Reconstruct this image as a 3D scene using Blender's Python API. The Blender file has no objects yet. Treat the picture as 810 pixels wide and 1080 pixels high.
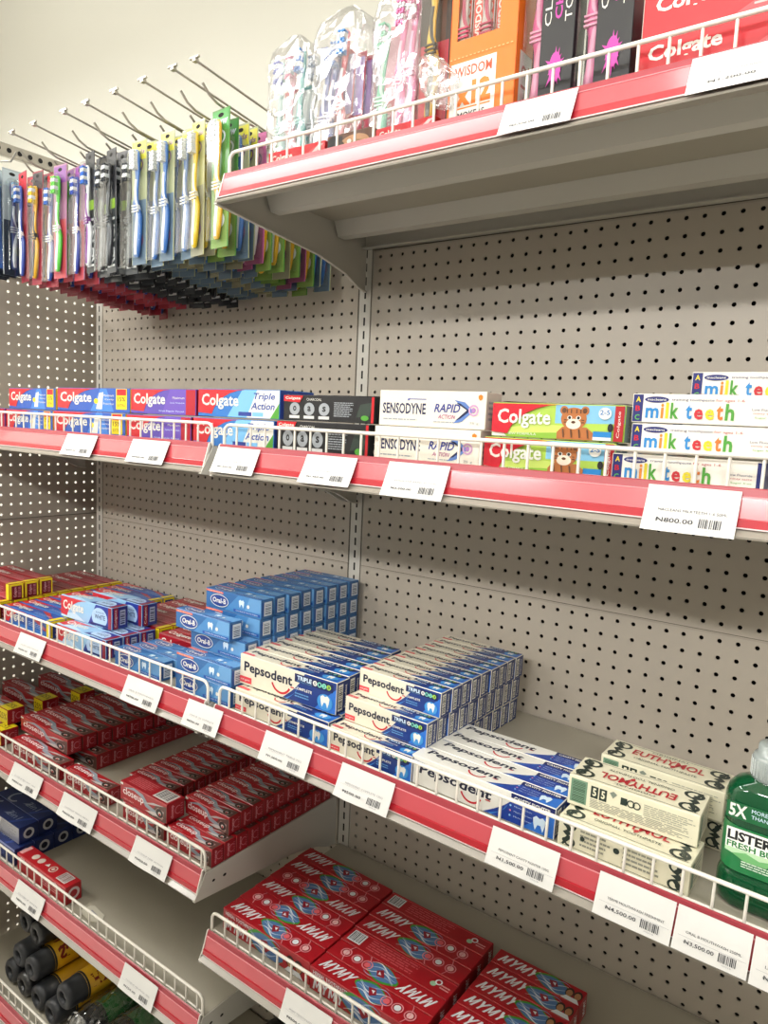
import bpy, bmesh, math, random
from mathutils import Vector, Matrix
random.seed(7)
SC = bpy.context.scene
COL = SC.collection

# ------------------------------------------------------------------ camera
def cam_axes(a, b, c):
    f = Vector((-math.sin(a)*math.cos(b), math.cos(a)*math.cos(b), math.sin(b)))
    r = Vector((math.cos(a), math.sin(a), 0)); u = r.cross(f)
    return r*math.cos(c)+u*math.sin(c), -r*math.sin(c)+u*math.cos(c), f
_r, _u, _f = cam_axes(.6285, -.1163, .0451)
cd = bpy.data.cameras.new('camera'); cam = bpy.data.objects.new('camera', cd); COL.objects.link(cam)
M = Matrix.Identity(4)
for i in range(3):
    M[i][0] = _r[i]; M[i][1] = _u[i]; M[i][2] = -_f[i]
M[0][3], M[1][3], M[2][3] = .8523, -1.1249, 1.4503
cam.matrix_world = M
cd.sensor_fit = 'VERTICAL'; cd.sensor_height = 36.0; cd.lens = 762.31/1080*36.0
cd.clip_start = .02
SC.camera = cam

# ------------------------------------------------------------------ world, lamps, exposure
w = bpy.data.worlds.new('world'); SC.world = w; w.use_nodes = True
bg = w.node_tree.nodes['Background']; bg.inputs[0].default_value = (1.0, .98, .93, 1); bg.inputs[1].default_value = .18
SC.view_settings.view_transform = 'Standard'; SC.view_settings.look = 'None'
SC.view_settings.exposure = 0.0; SC.view_settings.gamma = 1; SC.view_settings.use_curve_mapping = False
SC.cycles.transparent_max_bounces = 40
SC.cycles.max_bounces = 8
LAMPS = [  # x, y, z, size x, size y, watts
    (.9, -1.25, 2.75, 1.2, .3, 14), (-.7, -1.0, 2.75, 1.2, .3, 13),
    (-1.3, -.35, 3.9, 1.5, .3, 11), (1.1, -.35, 3.9, 1.5, .3, 21),  # fill lamps added up high to brighten the back wall, no real fixtures
    (-1.6, -3.6, 2.86, 1.2, .3, 80), (.4, -3.6, 2.86, 1.2, .3, 110), (2.4, -3.4, 2.86, 1.2, .3, 95),
    (-1.2, -5.8, 2.86, 1.2, .3, 180), (1.6, -5.8, 2.86, 1.2, .3, 180),
    (-2.3, -1.5, 2.86, .3, 1.2, 50)]

# ------------------------------------------------------------------ materials
def lin(h):
    out = []
    for i in (0, 2, 4):
        c = int(h[i:i+2], 16)/255
        out.append(c/12.92 if c <= .04045 else ((c+.055)/1.055)**2.4)
    return (*out, 1)
MATS = {}
def mat(hexc, rough=.42, metal=0, coat=0, spec=.5, var=.04, scale=60, bump=0, name=None):
    key = name or f'{hexc}_{rough}_{metal}_{coat}'
    if key in MATS: return MATS[key]
    m = bpy.data.materials.new(key); m.use_nodes = True
    nt = m.node_tree; b = nt.nodes['Principled BSDF']
    b.inputs['Roughness'].default_value = rough; b.inputs['Metallic'].default_value = metal
    b.inputs['Coat Weight'].default_value = coat; b.inputs['Coat Roughness'].default_value = .12
    b.inputs['Specular IOR Level'].default_value = spec
    tc = nt.nodes.new('ShaderNodeTexCoord'); no = nt.nodes.new('ShaderNodeTexNoise')
    no.inputs['Scale'].default_value = scale; no.inputs['Detail'].default_value = 3
    nt.links.new(tc.outputs['Object'], no.inputs['Vector'])
    mx = nt.nodes.new('ShaderNodeMix'); mx.data_type = 'RGBA'
    c = lin(hexc)
    mx.inputs[6].default_value = tuple(max(0, x*(1-var)) for x in c[:3])+(1,)
    mx.inputs[7].default_value = tuple(min(1, x*(1+var)) for x in c[:3])+(1,)
    nt.links.new(no.outputs['Fac'], mx.inputs[0]); nt.links.new(mx.outputs[2], b.inputs['Base Color'])
    if bump:
        bp = nt.nodes.new('ShaderNodeBump'); bp.inputs['Strength'].default_value = bump; bp.inputs['Distance'].default_value = .002
        nt.links.new(no.outputs['Fac'], bp.inputs['Height']); nt.links.new(bp.outputs[0], b.inputs['Normal'])
    MATS[key] = m
    return m
def film(name, tint='FFFFFF', gloss=.18, rough=.12, bump=.0, scale=40, k=.55):
    if name in MATS: return MATS[name]
    m = bpy.data.materials.new(name); m.use_nodes = True; nt = m.node_tree
    for n in list(nt.nodes): nt.nodes.remove(n)
    o = nt.nodes.new('ShaderNodeOutputMaterial'); t = nt.nodes.new('ShaderNodeBsdfTransparent'); g = nt.nodes.new('ShaderNodeBsdfGlossy')
    t.inputs[0].default_value = lin(tint); g.inputs['Roughness'].default_value = rough
    mx = nt.nodes.new('ShaderNodeMixShader'); lw = nt.nodes.new('ShaderNodeLayerWeight'); lw.inputs[0].default_value = .35
    ma = nt.nodes.new('ShaderNodeMath'); ma.operation = 'MULTIPLY_ADD'; ma.inputs[1].default_value = k; ma.inputs[2].default_value = gloss*.4
    nt.links.new(lw.outputs['Facing'], ma.inputs[0]); nt.links.new(ma.outputs[0], mx.inputs[0])
    nt.links.new(t.outputs[0], mx.inputs[1]); nt.links.new(g.outputs[0], mx.inputs[2]); nt.links.new(mx.outputs[0], o.inputs[0])
    if bump:
        tc = nt.nodes.new('ShaderNodeTexCoord'); vo = nt.nodes.new('ShaderNodeTexVoronoi'); vo.inputs['Scale'].default_value = scale
        vo.feature = 'DISTANCE_TO_EDGE'
        nt.links.new(tc.outputs['Object'], vo.inputs['Vector'])
        bp = nt.nodes.new('ShaderNodeBump'); bp.inputs['Strength'].default_value = bump; bp.inputs['Distance'].default_value = .01
        nt.links.new(vo.outputs['Distance'], bp.inputs['Height'])
        nt.links.new(bp.outputs[0], g.inputs['Normal']); nt.links.new(bp.outputs[0], lw.inputs['Normal'])
    MATS[name] = m; return m
STEEL = mat('C2BEB5', .5, var=.03, scale=8, name='painted_steel')
PANEL = mat('ADA497', .38, var=.05, scale=6, name='painted_panel')
BOARD = mat('A7A192', .45, var=.04, scale=5, name='painted_board')
WIRE = mat('E9E4DA', .35, name='white_wire')
RAIL = mat('C34A54', .28, coat=1.0, name='red_rail_insert', var=.05, scale=12)
RAILD = mat('B01828', .35, coat=.4, name='red_rail_band')
RAILT = mat('A03A44', .35, name='rail_channel')
LIP = mat('958F84', .35, metal=0, coat=.2, name='lip_grey')
PAPER = mat('DCDBD8', .7, name='label_paper', var=.02)
INK = mat('3A3A40', .7, name='label_ink')
INKG = mat('9A9AA0', .7, name='label_ink_grey')
ZINC = mat('B9B4AA', .3, metal=.8, name='hook_metal')
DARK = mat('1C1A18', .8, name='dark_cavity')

# ------------------------------------------------------------------ mesh builder
class MB:
    def __init__(s): s.v = []; s.f = []; s.m = []; s.sm = []; s.mats = []
    def mi(s, m):
        if m not in s.mats: s.mats.append(m)
        return s.mats.index(m)
    def face(s, pts, m, smooth=False):
        n = len(s.v); s.v += [tuple(p) for p in pts]; s.f.append(tuple(range(n, n+len(pts)))); s.m.append(s.mi(m)); s.sm.append(smooth)
    def grid(s, rows, m, closed_u=False, closed_v=False, smooth=True):
        n = len(s.v); R = len(rows); K = len(rows[0]); k = s.mi(m)
        for r in rows: s.v += [tuple(p) for p in r]
        for i in range(R if closed_v else R-1):
            for j in range(K if closed_u else K-1):
                a = n+i*K+j; b = n+i*K+(j+1) % K; c = n+((i+1) % R)*K+(j+1) % K; d = n+((i+1) % R)*K+j
                s.f.append((a, b, c, d)); s.m.append(k); s.sm.append(smooth)
    def box(s, x0, x1, y0, y1, z0, z1, m, c=0):
        if c <= 0:
            P = [(x, y, z) for z in (z0, z1) for y in (y0, y1) for x in (x0, x1)]
            for q in ((0, 2, 3, 1), (4, 5, 7, 6), (0, 1, 5, 4), (2, 6, 7, 3), (0, 4, 6, 2), (1, 3, 7, 5)): s.face([P[i] for i in q], m)
            return
        # chamfered box: six faces, twelve edge strips, eight corners
        X = (x0, x1); Y = (y0, y1); Z = (z0, z1); sg = (1, -1)
        def p(i, j, k, ax):
            q = [X[i]+sg[i]*c, Y[j]+sg[j]*c, Z[k]+sg[k]*c]
            q[ax] = (X, Y, Z)[ax][(i, j, k)[ax]]
            return tuple(q)
        for i in (0, 1):
            s.face([p(i, 0, 0, 0), p(i, 1, 0, 0), p(i, 1, 1, 0), p(i, 0, 1, 0)][::1 if i else -1], m)
            s.face([p(0, i, 0, 1), p(1, i, 0, 1), p(1, i, 1, 1), p(0, i, 1, 1)][::-1 if i else 1], m)
            s.face([p(0, 0, i, 2), p(1, 0, i, 2), p(1, 1, i, 2), p(0, 1, i, 2)][::1 if i else -1], m)
        for a in (0, 1):
            for b in (0, 1):
                s.face([p(0, a, b, 1), p(1, a, b, 1), p(1, a, b, 2), p(0, a, b, 2)], m)
                s.face([p(a, 0, b, 0), p(a, 1, b, 0), p(a, 1, b, 2), p(a, 0, b, 2)], m)
                s.face([p(a, b, 0, 0), p(a, b, 1, 0), p(a, b, 1, 1), p(a, b, 0, 1)], m)
                for k in (0, 1): s.face([p(a, b, k, 0), p(a, b, k, 1), p(a, b, k, 2)], m)
    def prism_x(s, prof, x0, x1, m, closed=True, caps=True):  # profile in (y, z)
        n = len(prof)
        for i in range(n if closed else n-1):
            a, b = prof[i], prof[(i+1) % n]
            s.face([(x0, *a), (x1, *a), (x1, *b), (x0, *b)], m)
        if caps and closed:
            s.face([(x0, *p) for p in prof], m); s.face([(x1, *p) for p in prof][::-1], m)
    def tube(s, pts, r, m, n=8, cap=True):
        pts = [Vector(p) for p in pts]; rows = []
        up = Vector((0, 0, 1)); prev = None
        for i, p in enumerate(pts):
            t = (pts[min(i+1, len(pts)-1)]-pts[max(i-1, 0)]).normalized()
            if prev is None:
                a = t.cross(up)
                if a.length < .05: a = t.cross(Vector((1, 0, 0)))
                a.normalize()
            else:
                a = prev - t*prev.dot(t); a.normalize()
            prev = a; b = t.cross(a)
            rr = r[i] if isinstance(r, (list, tuple)) else r
            rows.append([p+(a*math.cos(q)+b*math.sin(q))*rr for q in [2*math.pi*k/n for k in range(n)]])
        s.grid(rows, m, closed_u=True)
        if cap: s.face(rows[0][::-1], m); s.face(rows[-1], m)
    def lathe(s, prof, m, n=28, c=(0, 0, 0), axis='z', sx=1, sy=1, cap=True):  # prof (r, h)
        rows = []
        for r, h in prof:
            row = []
            for k in range(n):
                q = 2*math.pi*k/n; a, b = r*math.cos(q)*sx, r*math.sin(q)*sy
                row.append({'z': (c[0]+a, c[1]+b, c[2]+h), 'y': (c[0]+a, c[1]+h, c[2]+b)}[axis])
            rows.append(row)
        s.grid(rows, m, closed_u=True)
        if cap: s.face(rows[0][::-1], m); s.face(rows[-1], m)
    def mesh(s, name):
        me = bpy.data.meshes.new(name); me.from_pydata(s.v, [], s.f)
        for m in s.mats: me.materials.append(m)
        me.polygons.foreach_set('material_index', s.m); me.polygons.foreach_set('use_smooth', s.sm)
        me.update(); return me
    def build(s, name, parent=None, loc=(0, 0, 0), rot=(0, 0, 0)):
        return link(name, s.mesh(name), parent, loc, rot)
def link(name, me, parent=None, loc=(0, 0, 0), rot=(0, 0, 0)):
    o = bpy.data.objects.new(name, me); COL.objects.link(o); o.parent = parent; o.location = loc; o.rotation_euler = rot
    return o
def tag(o, label=None, cat=None, group=None, kind=None):
    if label: o['label'] = label
    if cat: o['category'] = cat
    if group: o['group'] = group
    if kind: o['kind'] = kind
    return o
def empty(name, loc, rot=(0, 0, 0)): return link(name, None, None, loc, rot)

# ------------------------------------------------------------------ lettering
GL = {}
def glyphs(txt, bold, shear, res=2):
    k = (txt, bold, shear, res)
    if k in GL: return GL[k]
    cu = bpy.data.curves.new('t', 'FONT'); cu.body = txt; cu.offset = bold; cu.shear = shear; cu.resolution_u = res; cu.fill_mode = 'FRONT'
    ob = bpy.data.objects.new('t', cu); COL.objects.link(ob)
    dg = bpy.context.evaluated_depsgraph_get(); me = bpy.data.meshes.new_from_object(ob.evaluated_get(dg))
    v = [(a.co.x, a.co.y) for a in me.vertices]; f = [tuple(p.vertices) for p in me.polygons]
    bpy.data.objects.remove(ob); bpy.data.curves.remove(cu); bpy.data.meshes.remove(me)
    x0 = min(a for a, b in v); x1 = max(a for a, b in v); y0 = min(b for a, b in v); y1 = max(b for a, b in v)
    v = [((a-x0)/(x1-x0), (b-y0)/(y1-y0)) for a, b in v]
    GL[k] = (v, f); return GL[k]

class Face:
    """a printed side of a carton: u to the right, v up, both 0..1"""
    def __init__(s, mb, o, U, V, w, h, flip=False, eps=.00012):
        s.mb = mb; s.o = Vector(o); s.U = Vector(U); s.V = Vector(V); s.w = w; s.h = h; s.N = s.U.cross(s.V); s.e = eps; s.flip = flip
    def P(s, u, v):
        if s.flip: u, v = 1-u, 1-v
        return s.o+s.U*(u*s.w)+s.V*(v*s.h)+s.N*s.e
    def step(s): s.e += .00005
    def poly(s, pts, m):
        pts = clip(pts)
        if len(pts) > 2: s.mb.face([s.P(*p) for p in pts], m)
        s.step()
    def rect(s, a, b, c, d, m): s.poly([(a, b), (c, b), (c, d), (a, d)], m)
    def ell(s, u, v, ru, rv, m, n=20): s.poly([(u+ru*math.cos(2*math.pi*k/n), v+rv*math.sin(2*math.pi*k/n)) for k in range(n)], m)
    def circ(s, u, v, r, m, n=20): s.ell(u, v, r*s.h/s.w, r, m, n)
    def ring(s, u, v, r, t, m, a0=0, a1=360, n=20, su=1.0):
        for k in range(n):
            q0, q1 = [math.radians(a0+(a1-a0)*j/n) for j in (k, k+1)]
            k_ = s.h/s.w*su
            P = [(u+r*k_*math.cos(q0), v+r*math.sin(q0)), (u+r*k_*math.cos(q1), v+r*math.sin(q1)),
                 (u+(r-t)*k_*math.cos(q1), v+(r-t)*math.sin(q1)), (u+(r-t)*k_*math.cos(q0), v+(r-t)*math.sin(q0))]
            P = clip(P)
            if len(P) > 2: s.mb.face([s.P(*p) for p in P], m)
        s.step()
    def text(s, t, a, b, c, d, m, bold=.0, shear=0, vert=False, res=2):
        v, f = glyphs(t, bold, shear, res); n = len(s.mb.v); k = s.mb.mi(m)
        for x, y in v:
            if vert: p = s.P(c-y*(c-a), b+x*(d-b))
            else: p = s.P(a+x*(c-a), b+y*(d-b))
            s.mb.v.append(tuple(p))
        for q in f: s.mb.f.append(tuple(n+i for i in q)); s.mb.m.append(k); s.mb.sm.append(False)
        s.step()
    def lines(s, a, b, c, d, n, m, fill=.45, rnd=3):
        R = random.Random(rnd); hh = (d-b)/n
        for i in range(n):
            y = d-(i+.5)*hh; x = a; e = c-(c-a)*R.random()*.25
            while x < e:
                L = (.06+.12*R.random())*(c-a)
                P = clip([(x, y-hh*fill/2), (min(x+L, e), y-hh*fill/2), (min(x+L, e), y+hh*fill/2), (x, y+hh*fill/2)])
                if len(P) > 2: s.mb.face([s.P(*p) for p in P], m)
                x += L+.02*(c-a)
        s.step()
    def bars(s, a, b, c, d, n, m, vert=True, rnd=1):
        R = random.Random(rnd)
        for i in range(n):
            t0 = (i+.15*R.random())/n; t1 = t0+(.3+.4*R.random())/n
            if vert: s.mb.face([s.P(a+(c-a)*t0, b), s.P(a+(c-a)*t1, b), s.P(a+(c-a)*t1, d), s.P(a+(c-a)*t0, d)], m)
            else: s.mb.face([s.P(a, b+(d-b)*t0), s.P(c, b+(d-b)*t0), s.P(c, b+(d-b)*t1), s.P(a, b+(d-b)*t1)], m)
        s.step()
def clip(P):
    for ax, lim, sg in ((0, 0, 1), (0, 1, -1), (1, 0, 1), (1, 1, -1)):
        out = []
        for i in range(len(P)):
            a, b = P[i-1], P[i]; da, db = (a[ax]-lim)*sg, (b[ax]-lim)*sg
            if (da >= 0) != (db >= 0):
                t = da/(da-db); out.append((a[0]+(b[0]-a[0])*t, a[1]+(b[1]-a[1])*t))
            if db >= 0: out.append(b)
        P = out
        if not P: return []
    return P
def curve(u0, v0, u1, v1, bow, n=8):  # points along a bowed edge, bow shifts u
    return [(u0+(u1-u0)*i/n+bow*math.sin(math.pi*i/n), v0+(v1-v0)*i/n) for i in range(n+1)]

class Carton:
    """origin: bottom centre of the length, front edge; x along the length, y to the back"""
    def __init__(s, L, D, H, base):
        s.mb = MB(); s.L, s.D, s.H = L, D, H; s.mb.box(-L/2, L/2, 0, D, 0, H, base, c=.0007)
    def side(s, k, flip=False):
        L, D, H = s.L, s.D, s.H; c = .0009
        return {'front': lambda: Face(s.mb, (-L/2+c, 0, c), (1, 0, 0), (0, 0, 1), L-2*c, H-2*c, flip),
                'top': lambda: Face(s.mb, (-L/2+c, c, H), (1, 0, 0), (0, 1, 0), L-2*c, D-2*c, flip),
                'right': lambda: Face(s.mb, (L/2, c, c), (0, 1, 0), (0, 0, 1), D-2*c, H-2*c, flip),
                'left': lambda: Face(s.mb, (-L/2, D-c, c), (0, -1, 0), (0, 0, 1), D-2*c, H-2*c, flip),
                'back': lambda: Face(s.mb, (L/2-c, D, c), (-1, 0, 0), (0, 0, 1), L-2*c, H-2*c, flip)}[k]()
C_ = lambda h, r=.38: mat(h, r, coat=.15)
WHT = C_('E0DED6'); CREAM = C_('D9D3C0'); NAVY = C_('15224F'); RED = C_('C5101F'); BLK = C_('17171B'); GREY = C_('9DA2A8')
SKY = C_('2F649E'); SKYL = C_('6396C6'); BLUE = C_('1C4FA0'); YEL = C_('E6D21E'); GRN = C_('4E9A32'); ORG = C_('F07A1A'); SIL = mat('B4B4B8', .28, metal=.5)
DRED = C_('8E0F1A'); PURP = C_('5A3A98'); LIME = C_('9CC63A'); PINK = C_('E85FA8'); TAN = C_('B98A62'); BRN = C_('5B3A26'); TEAL = C_('3FA8A0')
MIDB = C_('1B3F8C'); PALE = C_('CFE2F2'); FUR = C_('B06A38'); DKGRN = C_('1F5A3A')

# ------------------------------------------------------------------ setting
X0L, X1L, X0R, X1R = -.985, -.0535, -.031, .857
mb = MB(); mb.box(-6, 8, -9, 3, -.05, 0, mat('D8D6D0', .35, scale=3)); tag(mb.build('floor'), kind='structure')
mb = MB(); mb.box(-6, 8, .62, .72, 0, 4.2, mat('E6E5DC', .75, scale=2, var=.02, name='wall_paint')); tag(mb.build('wall_back'), kind='structure')
mb = MB(); mb.box(-3.2, -3.1, -9, .62, 0, 4.2, mat('F2EFE6', .75, scale=2, var=.02)); tag(mb.build('wall_left'), kind='structure')
mb = MB(); mb.box(-3.1, 8, -9, .62, 4.2, 4.3, mat('EFECE2', .8)); tag(mb.build('ceiling'), kind='structure')
mb = MB(); mb.box(-4, 6, -2.35, -2.0, 0, 1.95, mat('BDBAB2', .6, scale=3)); tag(mb.build('added_shade_divider'), kind='structure')  # added unseen divider behind the camera; shades the low shelves and bounces light
for i, (x, y, z, sx, sy, wt) in enumerate(LAMPS):
    ld = bpy.data.lights.new('tube_and_fill_light', 'AREA'); ld.shape = 'RECTANGLE'; ld.size = sx; ld.size_y = sy; ld.energy = wt; ld.color = (1, .985, .955)
    lo = bpy.data.objects.new('tube_and_fill_light', ld); COL.objects.link(lo); lo.location = (x, y, z)

# perforated gondola panels
def perforated(mb, org, du, dv, nc, nr, m, N, r=.0034, mar=(0, 0, 0, 0), skip=None):
    """org: position of hole (0,0); du,dv: vectors between holes"""
    o, du, dv, N = Vector(org), Vector(du), Vector(dv), Vector(N)
    ud, vd = du.normalized(), dv.normalized(); k = mb.mi(m)
    q = [math.radians(22.5+45*i) for i in range(8)]
    for i in range(nc):
        for j in range(nr):
            c = o+du*i+dv*j; n = len(mb.v)
            cs = [c+du*a/2+dv*b/2 for a, b in ((1, 1), (-1, 1), (-1, -1), (1, -1))]
            hs = [c+(ud*math.cos(a)+vd*math.sin(a))*r for a in q]
            hb = [p+N*.0022 for p in hs]
            mb.v += [tuple(p) for p in cs+hs+hb]
            H = lambda a: n+4+a % 8
            F = [(n, H(1), H(0)), (n+1, H(3), H(2)), (n+2, H(5), H(4)), (n+3, H(7), H(6)),
                 (n, n+1, H(2), H(1)), (n+1, n+2, H(4), H(3)), (n+2, n+3, H(6), H(5)), (n+3, n, H(0), H(7))]
            F += [(H(a), H(a+1), H(a+1)+8, H(a)+8) for a in range(8)]
            mb.f += F; mb.m += [k]*len(F); mb.sm += [False]*len(F)
frame = empty('shelving_frame', (-.033, 0, 0)); tag(frame, 'beige perforated steel back and end panels with slotted posts carrying all the shelves', 'shelving frame')
fr = (.033, 0, 0)
PZ = .0253; ZT = 1.77
panels = [(0, 24), (24, 24), (48, 21)]
def back_panel(xh, nc, xa, xb):
    for r0, nr in panels:
        zt = ZT-r0*PZ+PZ/2; zb = zt-nr*PZ
        mb = MB(); perforated(mb, (xh, 0, ZT-r0*PZ), (.025, 0, 0), (0, 0, -PZ), nc, nr, PANEL, (0, 1, 0))
        g = .0012; xl, xr = xh-.0125, xh+(nc-.5)*.025
        for a, b in ((xa, xl), (xr, xb)):
            mb.face([(a, 0, zb), (b, 0, zb), (b, 0, zt), (a, 0, zt)], PANEL)
        # folded edges that leave a fine groove between panels
        mb.face([(xa, 0, zt), (xb, 0, zt), (xb, .012, zt+.0001), (xa, .012, zt+.0001)], PANEL)
        mb.box(xa, xb, -.0006, .0, zt-.0035, zt-.0005, mat('A59C90', .4)); mb.box(xa, xb, -.0003, .0, zt-.0004, zt+.0004, mat('6E675C', .6))
        mb.build('back_panel', frame, fr)
back_panel(0, 34, -.016, .842)
back_panel(-.0654-.825, 34, -.908, -.050)
mb = MB(); mb.box(-.016, .842, -.002, .012, 1.787, 1.806, STEEL, c=.001); mb.box(-.016, .842, .004, .016, 1.806, 1.99, STEEL); mb.build('header_strip', frame, fr)
mb = MB(); mb.box(-.908, -.050, -.002, .012, 1.787, 1.96, PANEL, c=.001); mb.build('header_strip', frame, fr)
mb = MB(); mb.box(-1.0, .87, .045, .05, 0, 1.96, DARK); mb.build('rear_panel', frame, fr)  # painted near-black to stand for the unlit inside behind the holes
for x in (-.033, -.9235, .857):
    mb = MB(); mb.box(x-.0155, x+.0155, .0, .035, 0, 1.97, STEEL, c=.002)
    z = .05
    while z < 1.8:
        mb.box(x-.0018, x+.0018, -.0006, .001, z, z+.015, DARK); z += PZ
    mb.box(x-.0152, x-.0139, -.0008, 0, .05, 1.9, mat('7F786C', .6)); mb.box(x+.0139, x+.0152, -.0008, 0, .05, 1.9, mat('7F786C', .6))
    mb.build('slotted_post', frame, fr)
mb = MB(); mb.box(-1.003, -.939, .0432, .0446, 0, 1.97, PANEL); mb.build('corner_strip', frame, fr)
for r0, nr in panels:
    mb = MB(); zt = ZT-.0015-r0*PZ+PZ/2
    perforated(mb, (-1.003, .0287, ZT-.0015-r0*PZ), (0, -.0253, 0), (0, 0, -PZ), 20, nr, PANEL, (-1, 0, 0), r=.0036)
    mb.box(-1.0045, -1.0025, .0415, .0445, zt-nr*PZ, zt, PANEL)
    mb.box(-1.0035, -1.0005, -.46, .04, zt-.003, zt-.0005, PANEL); mb.box(-1.0035, -.9995, -.46, .04, zt-.0005, zt+.001, mat('5E584E', .6))
    mb.build('end_panel', frame, fr)
mb = MB(); mb.box(-1.012, -.9985, -.5, -.05, 2.062, 2.092, ZINC, c=.001)
for i in range(16): mb.lathe([(.0055, 0), (.0055, .0006)], DARK, n=12, c=(0, 0, 0)) if False else None
for i in range(16):
    y = -.48+i*.026; mb.face([(-.9974, y+.006*math.cos(a), 2.077+.006*math.sin(a)) for a in [math.pi*2*k/12 for k in range(12)]], DARK)
mb.box(-1.012, -.9985, -.055, -.041, 1.95, 2.092, ZINC); mb.box(-1.012, -1.006, -.5, -.486, 0, 2.092, PANEL)
mb.build('slotted_top_bar', frame, fr)

# ------------------------------------------------------------------ shelves
SH = []
def shelf(xa, xb, zt, slope, label, wires=True, wx=None, ph=0, dz=.0, right_cap=True, deep=-.354):
    """zt: top of the price rail at x = 0 (slopes with x)"""
    ang = math.atan(slope); e = empty('store_shelf', (xa, 0, zt+slope*xa), (0, -ang, 0)); tag(e, label, 'shelf')
    L = (xb-xa)
    mb = MB(); zb = -.006
    mb.box(0, L, -.352, -.004, zb-.0015, zb, BOARD)
    mb.prism_x([(-.352, zb), (-.3555, -.001), (-.3635, -.0345), (-.3655, -.038), (-.3761, -.0455), (-.3755, -.0475), (-.362, -.0475), (-.36, -.046), (-.352, -.008)], 0, L, LIP)
    for y in (-.275, -.106):
        mb.prism_x([(y, zb-.0016), (y+.012, zb-.0265), (y+.031, zb-.0275), (y+.033, zb-.0016)], .004, L-.004, STEEL)
    mb.prism_x([(-.005, zb), (-.005, zb-.03), (-.02, zb-.03), (-.02, zb-.028), (-.007, zb-.028), (-.007, zb)], 0, L, STEEL)
    mb.build('shelf_board', e)
    for k, x in (('l', -.0012), ('r', L)):   # brackets at both ends
        mb = MB()
        pr = [(-.352, -.0068), (-.3755, -.0465), (-.268, -.058), (-.142, -.071), (-.069, -.088), (-.03, -.106), (-.004, -.112), (-.004, -.0068)]
        mb.prism_x(pr, x, x+.0018, STEEL)
        s_ = 1 if k == 'r' else -1
        xo = x+.0018 if k == 'r' else x
        mb.prism_x([(-.3755, -.0465), (-.268, -.058), (-.142, -.071), (-.069, -.088), (-.03, -.106), (-.004, -.112), (-.004, -.115), (-.03, -.109), (-.069, -.091), (-.142, -.074), (-.268, -.061), (-.3755, -.0495)], min(xo, xo-s_*.006), max(xo, xo-s_*.006), STEEL)
        for y, z, a in ((-.335, -.028, .0035), (-.31, -.03, .004)):
            mb.face([(xo+s_*.0004, y+a*math.cos(t), z+a*.7*math.sin(t)) for t in [2*math.pi*q/10 for q in range(10)]], DARK)
        mb.build('bracket', e)
    # price rail
    mb = MB()
    mb.prism_x([(-.3558, .0005), (-.3578, -.0005), (-.3600, -.0085), (-.3585, -.0085), (-.355, -.001)], .002, L-.002, RAILT)
    mb.prism_x([(-.3602, -.0085), (-.3608, -.0086), (-.3655, -.029), (-.3645, -.029)], .002, L-.002, RAIL)
    mb.prism_x([(-.3655, -.029), (-.3680, -.0295), (-.3692, -.0372), (-.3655, -.0378)], .002, L-.002, RAILD)
    mb.prism_x([(-.3600, -.0078), (-.3612, -.0078), (-.3614, -.0088), (-.3602, -.0088)], .002, L-.002, mat('D98A92', .3, name='rail_edge'))
    mb.prism_x([(-.3655, -.0378), (-.3695, -.0372), (-.3697, -.0386), (-.3657, -.0388)], .002, L-.002, mat('D9C4C4', .3, name='rail_foot'))
    for x in (.0, L-.002): mb.prism_x([(-.3552, .001), (-.3585, -.0005), (-.3702, -.0372), (-.3702, -.0388), (-.364, -.0388)], x, x+.002, mat('DDD6CE', .35, name='rail_cap'))
    mb.build('price_rail', e)
    if wires:
        x0, x1 = (wx or (.003, L-.003)); h = .0307; r = .012
        mb = MB(); y = -.3501
        path = [(x0, y, -.006), (x0, y, h-r)]+[(x0+r-r*math.cos(a), y, h-r+r*math.sin(a)) for a in [math.pi/2*t/4 for t in range(1, 5)]]
        path += [(x0+(x1-x0)*t/6, y, h) for t in range(1, 6)]
        path += [(x1-r+r*math.sin(a), y, h-r+r*math.cos(a)) for a in [math.pi/2*t/4 for t in range(0, 5)]]+[(x1, y, -.006)]
        mb.tube(path, .0026, WIRE, n=8)
        mb.tube([(x0, y+.002, -.003), (x1, y+.002, -.003)], .0018, WIRE, n=6)
        x = x0+ph
        while x < x1-.008:
            if x > x0+.01: mb.tube([(x, y+.0005, -.006), (x, y+.0005, h)], .0018, WIRE, n=6)
            x += .0307
        mb.build('wire_guard', e)
    SH.append((e, xa, xb, zt, slope))
    return e
ZS = {}
def SZ(k, x): zt, s = ZS[k]; return zt+s*x-.006
def mk(k, xa, xb, zt, s, lab, **kw): ZS[k] = (zt, s); shelf(xa, xb, zt, s, lab, **kw)
mk('1R', X0R, X1R, 1.8196, -.0018, 'top shelf with bagged toothbrushes and the orange display box', ph=.027)
mk('2R', X0R, X1R, 1.4126, -.0066, 'shelf below the topmost one, holding the cream and the children toothpaste cartons', ph=.0275)
mk('2L', X0L, X1L, 1.4138, -.0029, 'shelf under the hanging toothbrushes with two layers of red toothpaste cartons', ph=.03)
mk('3R', X0R, X1R, .9863, -.0188, 'shelf with white and navy cartons and the green mouthwash bottle', ph=.0225)
mk('3L', X0L, X1L, .9860, -.0010, 'shelf carrying the tall light blue carton stack and yellow-ended cartons', ph=.03)
mk('4L', X0L, X1L, .6856, .0002, 'shelf of small dark red cartons, ending short of the neighbouring bay', ph=.025)
mk('5R', X0R-.008, X1R, .5838, -.0011, 'low shelf covered with flat bright red cartons', ph=.032)
mk('6L', X0L, X1L, .4140, .0039, 'nearly empty low shelf with one red carton and navy cartons', ph=.02)
mk('7L', X0L, X1L, .010+.05, 0, 'lowest shelf holding dark-capped spray cans', ph=.02)

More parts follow.
